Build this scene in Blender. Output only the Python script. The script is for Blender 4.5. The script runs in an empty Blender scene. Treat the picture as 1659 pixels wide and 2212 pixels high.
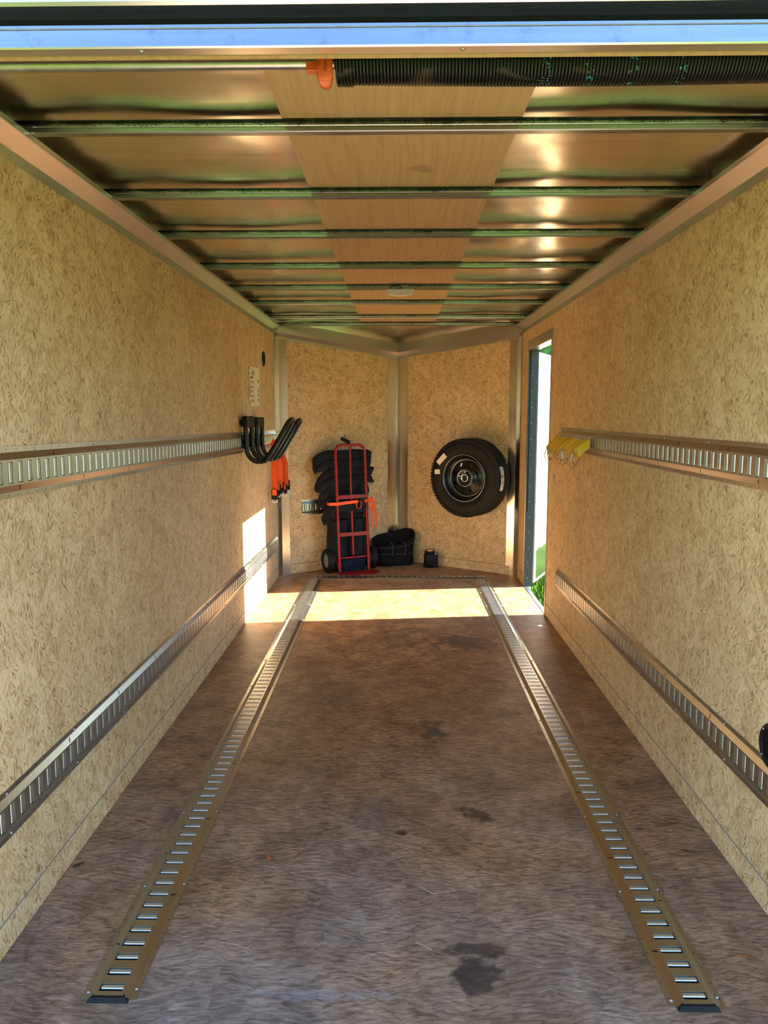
import bpy, math, random
from mathutils import Vector, Matrix, noise
random.seed(7)
PI = math.pi
scene = bpy.context.scene
COL = scene.collection

# ------------------------------------------------------------------ camera
F_PX, PITCH, YAW, ROLL = 1631.0, 0.1292, 0.0162, -0.0006
cam_d = bpy.data.cameras.new('camera'); cam = bpy.data.objects.new('camera', cam_d); COL.objects.link(cam)
cam.location = (-0.0134, 0.0, 1.3635)
_f = Vector((-math.sin(YAW)*math.cos(PITCH), math.cos(YAW)*math.cos(PITCH), -math.sin(PITCH)))
_r = Vector((math.cos(YAW), math.sin(YAW), 0)); _u = _r.cross(_f)
_r2 = _r*math.cos(ROLL)+_u*math.sin(ROLL); _u2 = _u*math.cos(ROLL)-_r*math.sin(ROLL)
cam.matrix_world = Matrix(((_r2.x,_u2.x,-_f.x,cam.location.x),(_r2.y,_u2.y,-_f.y,cam.location.y),(_r2.z,_u2.z,-_f.z,cam.location.z),(0,0,0,1)))
cam_d.sensor_fit = 'VERTICAL'; cam_d.sensor_height = 24.0; cam_d.lens = 24.0*F_PX/2212.0
cam_d.clip_start = 0.02; cam_d.clip_end = 300
scene.camera = cam

# ------------------------------------------------------------------ sky, sun, exposure
SUN_DIR = Vector((-2.04, -0.245, -1.17)).normalized()          # direction the light travels
world = bpy.data.worlds.new('sky'); scene.world = world; world.use_nodes = True
wn = world.node_tree; bg = wn.nodes['Background']
sky = wn.nodes.new('ShaderNodeTexSky'); sky.sky_type = 'NISHITA'; sky.sun_disc = False
sky.sun_elevation = math.asin(-SUN_DIR.z); sky.sun_rotation = math.atan2(-SUN_DIR.x, -SUN_DIR.y)
sky.air_density = 1.0; sky.dust_density = 0.0; sky.ozone_density = 3.0
wn.links.new(sky.outputs[0], bg.inputs[0]); bg.inputs[1].default_value = 0.21
sun_d = bpy.data.lights.new('sun', 'SUN'); sun_d.energy = 10.0; sun_d.angle = 0.0093; sun_d.color = (1.0, 0.95, 0.86)
sun = bpy.data.objects.new('sun', sun_d); COL.objects.link(sun)
sun.rotation_euler = SUN_DIR.to_track_quat('-Z', 'Y').to_euler(); sun.location = (6, 2, 6)
vs = scene.view_settings
vs.view_transform = 'Standard'; vs.look = 'None'; vs.exposure = 2.5; vs.gamma = 1.0; vs.use_curve_mapping = False
scene.cycles.max_bounces = 9; scene.cycles.diffuse_bounces = 6; scene.cycles.glossy_bounces = 5; scene.cycles.adaptive_threshold = 0.06

# ------------------------------------------------------------------ materials
def nt_new(name):
    m = bpy.data.materials.new(name); m.use_nodes = True
    nt = m.node_tree; return m, nt, nt.nodes['Principled BSDF']
def N(nt, t, **kw):
    n = nt.nodes.new(t)
    for k, v in kw.items():
        if k.startswith('i_'):
            n.inputs[k[2:].replace('_', ' ')].default_value = v
        else: setattr(n, k, v)
    return n
def ramp(nt, fac, stops, interp='LINEAR'):
    r = nt.nodes.new('ShaderNodeValToRGB'); e = r.color_ramp; e.interpolation = interp
    while len(e.elements) < len(stops): e.elements.new(0.5)
    for el, (p, c) in zip(e.elements, stops):
        el.position = p; el.color = (*c, 1) if len(c) == 3 else c
    nt.links.new(fac, r.inputs[0]); return r.outputs[0]
def mix(nt, fac, a, b, blend='MIX'):
    n = nt.nodes.new('ShaderNodeMix'); n.data_type = 'RGBA'; n.blend_type = blend
    for s, v in ((n.inputs[0], fac), (n.inputs[6], a), (n.inputs[7], b)):
        if hasattr(v, 'is_output'): nt.links.new(v, s)
        elif isinstance(v, (int, float)): s.default_value = v
        else: s.default_value = (*v, 1)
    return n.outputs[2]
def math_n(nt, op, a, b=None, clamp=False):
    n = nt.nodes.new('ShaderNodeMath'); n.operation = op; n.use_clamp = clamp
    for s, v in ((n.inputs[0], a), (n.inputs[1], b)):
        if v is None: continue
        if hasattr(v, 'is_output'): nt.links.new(v, s)
        else: s.default_value = v
    return n.outputs[0]
def bump(nt, bsdf, h, strength=0.3, dist=0.002):
    b = N(nt, 'ShaderNodeBump'); b.inputs['Strength'].default_value = strength; b.inputs['Distance'].default_value = dist
    nt.links.new(h, b.inputs['Height']); nt.links.new(b.outputs[0], bsdf.inputs['Normal'])
def plain(name, col, rough=0.5, metal=0.0, noise_amt=0.06, noise_scale=40, bump_s=0.0, coat=0.0, spec=0.5):
    m, nt, b = nt_new(name)
    tc = N(nt, 'ShaderNodeTexCoord'); n = N(nt, 'ShaderNodeTexNoise'); n.inputs['Scale'].default_value = noise_scale
    n.inputs['Detail'].default_value = 2
    nt.links.new(tc.outputs['Object'], n.inputs['Vector'])
    lo = tuple(c*(1-noise_amt*2) for c in col); hi = tuple(min(1, c*(1+noise_amt*2)) for c in col)
    nt.links.new(ramp(nt, n.outputs[0], [(0.3, lo), (0.7, hi)]), b.inputs['Base Color'])
    b.inputs['Roughness'].default_value = rough; b.inputs['Metallic'].default_value = metal
    b.inputs['Specular IOR Level'].default_value = spec
    if coat: b.inputs['Coat Weight'].default_value = coat
    if bump_s: bump(nt, b, n.outputs[0], bump_s, 0.003)
    return m
def osb(name, axis, rot_z=0.0, dark=(0.25,0.128,0.048), mid=(0.55,0.372,0.182), light=(0.69,0.50,0.275), cell=20, fleck=0.85, spread=6.283, length=17, bias=0.0, warp=0.012, floor=False):
    m, nt, b = nt_new(name); L = nt.links.new
    tc = N(nt, 'ShaderNodeTexCoord')
    src = tc.outputs['Object']
    if rot_z:
        mp = N(nt, 'ShaderNodeMapping'); mp.inputs['Rotation'].default_value = (0, 0, rot_z); L(src, mp.inputs[0]); src = mp.outputs[0]
    sx = N(nt, 'ShaderNodeSeparateXYZ'); L(src, sx.inputs[0]); cb = N(nt, 'ShaderNodeCombineXYZ')
    a_, b_ = {'X': (1, 2), 'Y': (0, 2), 'Z': (0, 1)}[axis]
    L(sx.outputs[a_], cb.inputs[0]); L(sx.outputs[b_], cb.inputs[1]); uv = cb.outputs[0]
    wz = N(nt, 'ShaderNodeTexNoise', noise_dimensions='2D'); wz.inputs['Scale'].default_value = 26; wz.inputs['Detail'].default_value = 0; L(uv, wz.inputs['Vector'])
    ws = N(nt, 'ShaderNodeVectorMath', operation='SCALE'); ws.inputs['Scale'].default_value = warp; L(wz.outputs['Color'], ws.inputs[0])
    wa = N(nt, 'ShaderNodeVectorMath', operation='ADD'); L(uv, wa.inputs[0]); L(ws.outputs[0], wa.inputs[1])
    outs = []
    for k, (sc, st_) in enumerate(((cell, (length, length*7)), (cell*1.6, (length*1.3, length*8.5)))):
        off = N(nt, 'ShaderNodeVectorMath', operation='ADD'); off.inputs[1].default_value = (k*3.1, k*5.7, 0); L(wa.outputs[0], off.inputs[0])
        vo = N(nt, 'ShaderNodeTexVoronoi', voronoi_dimensions='2D'); vo.inputs['Scale'].default_value = sc; L(off.outputs[0], vo.inputs['Vector'])
        sp = N(nt, 'ShaderNodeSeparateColor'); L(vo.outputs['Color'], sp.inputs[0])
        ang = math_n(nt, 'ADD', math_n(nt, 'MULTIPLY', math_n(nt, 'SUBTRACT', sp.outputs[0], 0.5), spread), bias)
        vr = N(nt, 'ShaderNodeVectorRotate'); vr.rotation_type = 'Z_AXIS'; L(off.outputs[0], vr.inputs['Vector']); L(ang, vr.inputs['Angle'])
        st = N(nt, 'ShaderNodeVectorMath', operation='MULTIPLY'); st.inputs[1].default_value = (*st_, 1); L(vr.outputs[0], st.inputs[0])
        no = N(nt, 'ShaderNodeTexNoise', noise_dimensions='2D'); no.inputs['Scale'].default_value = 1.0; no.inputs['Detail'].default_value = 2 if k == 0 else 1; no.inputs['Roughness'].default_value = 0.6
        L(st.outputs[0], no.inputs['Vector'])
        outs.append((no.outputs[0], sp.outputs[1]))
    a = math_n(nt, 'ADD', outs[0][0], math_n(nt, 'MULTIPLY', math_n(nt, 'SUBTRACT', outs[0][1], 0.5), 0.20))
    col = ramp(nt, a, [(0.24, tuple(0.35*x+0.65*y for x, y in zip(dark, mid))), (0.40, mid), (0.58, light), (0.80, tuple(min(1, c*1.08) for c in light))])
    # short dark flecks along the strands
    fv = math_n(nt, 'ADD', outs[1][0], math_n(nt, 'MULTIPLY', math_n(nt, 'SUBTRACT', outs[1][1], 0.5), 0.14))
    fk = N(nt, 'ShaderNodeMapRange'); fk.inputs['From Min'].default_value = 0.625; fk.inputs['From Max'].default_value = 0.68
    fk.inputs['To Max'].default_value = fleck; L(fv, fk.inputs['Value'])
    col = mix(nt, fk.outputs[0], col, dark)
    big = N(nt, 'ShaderNodeTexNoise', noise_dimensions='2D'); big.inputs['Scale'].default_value = 2.2; big.inputs['Detail'].default_value = 2; L(uv, big.inputs['Vector'])
    col = mix(nt, 0.4, col, ramp(nt, big.outputs[0], [(0.32, (0.78,0.74,0.68)), (0.68, (1.0,1.0,1.0))]), 'MULTIPLY')
    rough = 0.62
    if floor:
        # wear: greyed wood towards the open rear, dirty traffic lane, stains with their own shapes
        g = N(nt, 'ShaderNodeMapRange'); g.inputs['From Min'].default_value = 4.2; g.inputs['From Max'].default_value = 1.3; L(sx.outputs[1], g.inputs['Value'])
        gn = math_n(nt, 'MULTIPLY', g.outputs[0], ramp(nt, big.outputs[0], [(0.3, (0.35,)*3), (0.65, (1,)*3)]))
        col = mix(nt, math_n(nt, 'MULTIPLY', gn, 0.75), col, mix(nt, 1.0, (0.285,0.222,0.19), ramp(nt, outs[0][0], [(0.3, (0.55,)*3), (0.7, (1.15,)*3)]), 'MULTIPLY'))
        dn = N(nt, 'ShaderNodeTexNoise', noise_dimensions='2D'); dn.inputs['Scale'].default_value = 5.5; dn.inputs['Detail'].default_value = 5; dn.inputs['Roughness'].default_value = 0.7; L(uv, dn.inputs['Vector'])
        col = mix(nt, 0.8, col, ramp(nt, dn.outputs[0], [(0.33, (0.50,0.47,0.45)), (0.62, (1,1,1))]), 'MULTIPLY')
        fs_ = N(nt, 'ShaderNodeVectorMath', operation='MULTIPLY'); fs_.inputs[1].default_value = (22, 260, 1); L(uv, fs_.inputs[0])
        fi = N(nt, 'ShaderNodeTexNoise', noise_dimensions='2D'); fi.inputs['Scale'].default_value = 1; fi.inputs['Detail'].default_value = 3; fi.inputs['Roughness'].default_value = 0.7; L(fs_.outputs[0], fi.inputs['Vector'])
        col = mix(nt, 0.85, col, ramp(nt, fi.outputs[0], [(0.30, (0.55,0.53,0.52)), (0.55, (1,1,1)), (0.75, (1.25,1.22,1.18))]), 'MULTIPLY')
        wn_ = N(nt, 'ShaderNodeTexNoise', noise_dimensions='2D'); wn_.inputs['Scale'].default_value = 16; wn_.inputs['Detail'].default_value = 3; L(uv, wn_.inputs['Vector'])
        wo = math_n(nt, 'MULTIPLY', math_n(nt, 'SUBTRACT', wn_.outputs[0], 0.5), 2.6)
        for (x, y, rx, ry, s, c) in STAINS:
            dv = N(nt, 'ShaderNodeVectorMath', operation='SUBTRACT'); L(uv, dv.inputs[0]); dv.inputs[1].default_value = (x, y, 0)
            sv = N(nt, 'ShaderNodeVectorMath', operation='MULTIPLY'); L(dv.outputs[0], sv.inputs[0]); sv.inputs[1].default_value = (1/rx, 1/ry, 0)
            ln = N(nt, 'ShaderNodeVectorMath', operation='LENGTH'); L(sv.outputs[0], ln.inputs[0])
            mr = N(nt, 'ShaderNodeMapRange'); mr.inputs['From Min'].default_value = 1.05; mr.inputs['From Max'].default_value = 0.55; mr.inputs['To Max'].default_value = s
            L(math_n(nt, 'ADD', ln.outputs['Value'], wo), mr.inputs['Value'])
            col = mix(nt, mr.outputs[0], col, c)
        # faint rubbed ring near the left wall
        dv = N(nt, 'ShaderNodeVectorMath', operation='DISTANCE'); L(uv, dv.inputs[0]); dv.inputs[1].default_value = (-0.86, 1.79, 0)
        d = math_n(nt, 'ABSOLUTE', math_n(nt, 'SUBTRACT', math_n(nt, 'ADD', dv.outputs['Value'], math_n(nt, 'MULTIPLY', wo, 0.012)), 0.105))
        mr = N(nt, 'ShaderNodeMapRange'); mr.inputs['From Min'].default_value = 0.014; mr.inputs['From Max'].default_value = 0.002; mr.inputs['To Max'].default_value = 0.5; L(d, mr.inputs['Value'])
        col = mix(nt, math_n(nt, 'MULTIPLY', mr.outputs[0], ramp(nt, wn_.outputs[0], [(0.42, (0,)*3), (0.6, (1,)*3)])), col, (0.05, 0.04, 0.035))
        rough = 0.5
    L(col, b.inputs['Base Color']); b.inputs['Roughness'].default_value = rough; b.inputs['Specular IOR Level'].default_value = 0.3
    return m
def metal(name, col, rough=0.25, brush=None, var=0.14, top_dirt=False, wav=0.0, wav_scale=3.0, dirt=0.0, dirt_scale=30):
    m, nt, b = nt_new(name); L = nt.links.new
    tc = N(nt, 'ShaderNodeTexCoord'); n = N(nt, 'ShaderNodeTexNoise'); n.inputs['Detail'].default_value = 2
    if brush:
        mp = N(nt, 'ShaderNodeMapping'); mp.inputs['Scale'].default_value = brush; L(tc.outputs['Object'], mp.inputs[0]); L(mp.outputs[0], n.inputs['Vector']); n.inputs['Scale'].default_value = 1
    else:
        L(tc.outputs['Object'], n.inputs['Vector']); n.inputs['Scale'].default_value = 12 if var < 0.1 else 25
    c = ramp(nt, n.outputs[0], [(0.3, tuple(x*(1-var) for x in col)), (0.7, col)])
    if dirt:
        d = N(nt, 'ShaderNodeTexNoise'); d.inputs['Scale'].default_value = dirt_scale; d.inputs['Detail'].default_value = 9; d.inputs['Roughness'].default_value = 0.8; L(tc.outputs['Object'], d.inputs['Vector'])
        dv = d.outputs[0]
        if top_dirt:
            sz = N(nt, 'ShaderNodeSeparateXYZ'); L(tc.outputs['Object'], sz.inputs[0])
            f2 = N(nt, 'ShaderNodeTexNoise'); f2.inputs['Scale'].default_value = 260; f2.inputs['Detail'].default_value = 1; L(tc.outputs['Object'], f2.inputs['Vector'])
            zr = N(nt, 'ShaderNodeMapRange'); zr.inputs['From Min'].default_value = 0.012; zr.inputs['From Max'].default_value = 0.028; zr.inputs['To Min'].default_value = -0.04; zr.inputs['To Max'].default_value = 0.24; L(sz.outputs[2], zr.inputs['Value'])
            dv = math_n(nt, 'ADD', math_n(nt, 'ADD', math_n(nt, 'MULTIPLY', d.outputs[0], 0.6), math_n(nt, 'MULTIPLY', f2.outputs[0], 0.4)), zr.outputs[0])
        c = mix(nt, ramp(nt, dv, [(0.54, (0,)*3), (0.66, (dirt,)*3)]), c, (0.03, 0.03, 0.027))
    L(c, b.inputs['Base Color']); b.inputs['Metallic'].default_value = 1.0
    r = ramp(nt, n.outputs[0], [(0.2, (rough*(1-var),)*3), (0.8, (min(1, rough*(1+var)),)*3)]); L(r, b.inputs['Roughness'])
    if wav:
        w = N(nt, 'ShaderNodeTexNoise'); w.inputs['Scale'].default_value = wav_scale; w.inputs['Detail'].default_value = 1.5; L(tc.outputs['Object'], w.inputs['Vector'])
        bump(nt, b, w.outputs[0], 1.0, wav)
    return m
STAINS = [  # x, y, rx, ry, strength, colour: oil, rubbed dirt, pale scuffs
    (0.41, 4.41, 0.20, 0.19, 0.55, (0.035,0.028,0.022)), (0.18, 1.69, 0.075, 0.075, 0.85, (0.03,0.022,0.018)), (0.20, 1.775, 0.075, 0.028, 0.7, (0.03,0.022,0.018)),
    (0.147, 3.12, 0.05, 0.12, 0.7, (0.045,0.032,0.022)), (0.015, 2.32, 0.03, 0.02, 0.9, (0.03,0.02,0.015)), (0.27, 2.44, 0.045, 0.05, 0.85, (0.035,0.022,0.016)),
    (0.02, 4.5, 0.12, 0.24, 0.4, (0.06,0.045,0.03)), (-0.10, 2.47, 0.07, 0.16, 0.45, (0.08,0.065,0.055)), (0.13, 5.33, 0.16, 0.10, 0.6, (0.50,0.26,0.09)),
    (-0.48, 5.28, 0.06, 0.06, 0.5, (0.16,0.15,0.08)), (-0.48, 6.0, 0.09, 0.09, 0.5, (0.09,0.06,0.04)), (0.5, 5.6, 0.05, 0.05, 0.5, (0.10,0.07,0.05)),
    (-0.2, 1.62, 0.16, 0.02, 0.2, (0.40,0.38,0.37)), (-0.38, 3.5, 0.22, 0.25, 0.35, (0.10,0.075,0.05)), (-0.72, 2.45, 0.10, 0.16, 0.5, (0.07,0.055,0.045)),
    (0.86, 3.9, 0.16, 0.4, 0.35, (0.12,0.085,0.055)),
]
M = {}
M['osb_side'] = osb('oriented strand board side', 'X', spread=2.0, bias=PI/2, cell=22, length=21)
M['osb_nose_l'] = osb('oriented strand board left nose', 'Y', rot_z=-0.611, cell=24, length=23, warp=0.02)
M['osb_nose_r'] = osb('oriented strand board right nose', 'Y', rot_z=0.611, cell=24, length=23, warp=0.02)
M['floor'] = osb('worn strand board floor', 'Z', dark=(0.135,0.058,0.025), mid=(0.345,0.182,0.080), light=(0.50,0.280,0.130), cell=14, fleck=0.65, spread=0.8, length=13, warp=0.006, floor=True)
M['ramp'] = osb('weathered ramp boards', 'Z', dark=(0.25,0.17,0.11), mid=(0.42,0.32,0.22), light=(0.52,0.41,0.30), cell=10, spread=1.3, length=9)
M['alu'] = metal('mill finish aluminium trim', (0.66,0.64,0.60), 0.30, brush=(5,5,5), var=0.03)
M['alu_post'] = metal('aluminium corner post', (0.78,0.74,0.66), 0.22, brush=(90,90,2), wav=0.004, wav_scale=2)
M['alu_skin'] = metal('thin aluminium roof skin', (0.86,0.80,0.70), 0.22, brush=(2,40,1), wav=0.02, wav_scale=2.4)
M['galv'] = metal('galvanised roof bow steel', (0.36,0.39,0.37), 0.26, brush=(2,60,60), dirt=0.9, dirt_scale=14, top_dirt=True)
M['zinc'] = metal('yellow zinc track steel', (0.45,0.435,0.38), 0.33, brush=(40,3,40), dirt=0.12)
M['zinc_bright'] = metal('bright zinc', (0.74,0.78,0.80), 0.30)
M['dark_or_shade'] = plain('dark hole', (0.012,0.012,0.012), 0.8)  # near-black for holes, and for shade painted inside the tracks
M['screw'] = metal('zinc screw', (0.40,0.40,0.38), 0.45)
M['header_blue'] = metal('polished header aluminium', (0.24,0.26,0.30), 0.12, brush=(3,80,80), dirt=0.25, dirt_scale=18)
M['black_paint'] = plain('gloss black paint', (0.007,0.007,0.0075), 0.2, noise_amt=0.1, spec=0.35)
M['black_plastic'] = plain('black plastic', (0.007,0.007,0.0073), 0.5, spec=0.18)
M['rubber'] = plain('tyre rubber', (0.006,0.0055,0.005), 0.55, noise_amt=0.1, noise_scale=60, spec=0.22)
M['spring'] = plain('oiled black spring steel', (0.006,0.006,0.006), 0.35, spec=0.35)
M['orange_bracket'] = plain('orange plastic', (0.62,0.09,0.012), 0.4)
M['dark_orange'] = plain('dark hole in orange', (0.08,0.005,0.004), 0.8)
M['red'] = plain('red enamel', (0.26,0.009,0.008), 0.35, noise_amt=0.05, spec=0.3)
M['orange_web'] = plain('orange webbing', (0.92,0.11,0.012), 0.6, noise_scale=200, bump_s=0.1)
M['yellow_web'] = plain('yellow webbing', (0.76,0.50,0.014), 0.6, noise_scale=200, bump_s=0.1)
M['yellow_web2'] = plain('deeper yellow webbing', (0.74,0.40,0.012), 0.6, noise_scale=200, bump_s=0.1)
M['bronze'] = metal('yellow chromate wire', (0.62,0.38,0.24), 0.35)
M['gold'] = metal('gold zinc fitting', (0.75,0.58,0.30), 0.35)
M['white_tag'] = plain('white label', (0.75,0.70,0.62), 0.6)
M['paper'] = plain('cream paper', (0.72,0.64,0.46), 0.6, noise_amt=0.02)
M['ink'] = plain('black ink', (0.03,0.025,0.02), 0.7)
M['ink_red'] = plain('red brown ink', (0.42,0.19,0.13), 0.7)
M['ink_brown'] = plain('dark brown ink', (0.10,0.055,0.035), 0.7)
M['ink_green'] = plain('dark green ink', (0.10,0.11,0.06), 0.7)
M['cyan_ink'] = plain('cyan stencil ink', (0.03,0.34,0.48), 0.6, noise_amt=0.3, noise_scale=120)
M['white_plastic'] = plain('white lamp lens', (0.78,0.76,0.70), 0.35)
M['grey_plastic'] = plain('grey plastic hub', (0.22,0.24,0.26), 0.5)
M['copper'] = metal('copper lid', (0.80,0.36,0.20), 0.4)
M['bag'] = plain('black nylon bag', (0.0065,0.0045,0.0045), 0.75, noise_scale=25, noise_amt=0.2, bump_s=0.4, spec=0.15)
M['piping'] = plain('grey piping', (0.11,0.11,0.115), 0.5)
M['chrome'] = metal('chrome', (0.8,0.8,0.82), 0.12)
M['silver_line'] = metal('machined rim edge', (0.7,0.7,0.7), 0.3)
M['joint_grey'] = plain('grey joint strip', (0.20,0.18,0.16), 0.8)
M['grass'] = plain('grass blades', (0.052,0.112,0.008), 0.8, noise_scale=9, noise_amt=0.35, spec=0.05)
M['soil_grass'] = plain('lawn', (0.072,0.108,0.022), 0.95, noise_scale=1.2, noise_amt=0.25, spec=0.03)
M['leaf'] = plain('tree foliage', (0.045,0.12,0.02), 0.7, noise_scale=6, noise_amt=0.4, bump_s=1.0)
M['bark'] = plain('bark', (0.10,0.07,0.05), 0.9)
M['door_alu'] = metal('aluminium door edge', (0.46,0.50,0.54), 0.4, var=0.04)
M['kick'] = metal('door kick plate', (0.28,0.40,0.32), 0.12, var=0.04)  # aluminium, with the green of the mirrored grass put into its colour
M['jamb_shade'] = plain('shade-dark door jamb', (0.040,0.044,0.045), 0.45, spec=0.3)  # door jamb; its dark, shaded reflections are put into the colour
M['dry_leaf'] = plain('dry orange leaf', (0.42,0.14,0.035), 0.7)
M['green_leaf'] = plain('withered green leaf', (0.045,0.05,0.018), 0.7)
M['stick'] = plain('straw', (0.40,0.33,0.22), 0.8)
def luan_mat():
    m, nt, b = nt_new('luan plywood'); L = nt.links.new
    tc = N(nt, 'ShaderNodeTexCoord')
    w = N(nt, 'ShaderNodeTexNoise'); w.inputs['Scale'].default_value = 1.6; w.inputs['Detail'].default_value = 2; L(tc.outputs['Object'], w.inputs['Vector'])
    sc = N(nt, 'ShaderNodeVectorMath', operation='SCALE'); sc.inputs['Scale'].default_value = 0.05; L(w.outputs['Color'], sc.inputs[0])
    ad = N(nt, 'ShaderNodeVectorMath', operation='ADD'); L(tc.outputs['Object'], ad.inputs[0]); L(sc.outputs[0], ad.inputs[1])
    mp = N(nt, 'ShaderNodeVectorMath', operation='MULTIPLY'); mp.inputs[1].default_value = (70, 2.2, 1); L(ad.outputs[0], mp.inputs[0])
    n = N(nt, 'ShaderNodeTexNoise'); n.inputs['Scale'].default_value = 1; n.inputs['Detail'].default_value = 5; n.inputs['Roughness'].default_value = 0.6; L(mp.outputs[0], n.inputs['Vector'])
    c = ramp(nt, n.outputs[0], [(0.25, (0.42,0.245,0.115)), (0.5, (0.50,0.31,0.155)), (0.75, (0.56,0.36,0.19))])
    k = N(nt, 'ShaderNodeTexNoise'); k.inputs['Scale'].default_value = 5; k.inputs['Detail'].default_value = 2; L(tc.outputs['Object'], k.inputs['Vector'])
    c = mix(nt, ramp(nt, k.outputs[0], [(0.70, (0,)*3), (0.78, (0.5,)*3)]), c, (0.20, 0.10, 0.045))
    L(c, b.inputs['Base Color']); b.inputs['Roughness'].default_value = 0.5; b.inputs['Specular IOR Level'].default_value = 0.3
    bump(nt, b, n.outputs[0], 0.12, 0.001); return m
M['luan'] = luan_mat()
def blanket_mat(name, base, line):
    m, nt, b = nt_new(name); L = nt.links.new
    uv = N(nt, 'ShaderNodeUVMap'); s = N(nt, 'ShaderNodeSeparateXYZ'); L(uv.outputs[0], s.inputs[0])
    tri = math_n(nt, 'PINGPONG', s.outputs[0], 0.035)                    # zigzag quilting
    v = math_n(nt, 'ADD', s.outputs[1], math_n(nt, 'MULTIPLY', tri, 0.9))
    f = math_n(nt, 'ABSOLUTE', math_n(nt, 'SUBTRACT', math_n(nt, 'FRACT', math_n(nt, 'DIVIDE', v, 0.030)), 0.5))
    h = N(nt, 'ShaderNodeMapRange'); h.inputs['From Min'].default_value = 0.0; h.inputs['From Max'].default_value = 0.09; L(f, h.inputs['Value'])
    ln = math_n(nt, 'SUBTRACT', 1.0, h.outputs[0])
    tc = N(nt, 'ShaderNodeTexCoord'); n = N(nt, 'ShaderNodeTexNoise'); n.inputs['Scale'].default_value = 60; L(tc.outputs['Object'], n.inputs['Vector'])
    c = mix(nt, n.outputs[0], tuple(x*0.75 for x in base), tuple(x*1.25 for x in base))
    L(mix(nt, math_n(nt, 'MULTIPLY', ln, 0.55), c, line), b.inputs['Base Color'])
    b.inputs['Roughness'].default_value = 0.85; b.inputs['Specular IOR Level'].default_value = 0.1
    b.inputs['Sheen Weight'].default_value = 0.04
    bump(nt, b, h.outputs[0], 0.5, 0.004); return m
M['blanket'] = blanket_mat('charcoal quilted blanket', (0.0105,0.012,0.016), (0.11,0.115,0.135))
M['blanket_navy'] = blanket_mat('navy quilted blanket', (0.006,0.010,0.030), (0.04,0.05,0.09))

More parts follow.
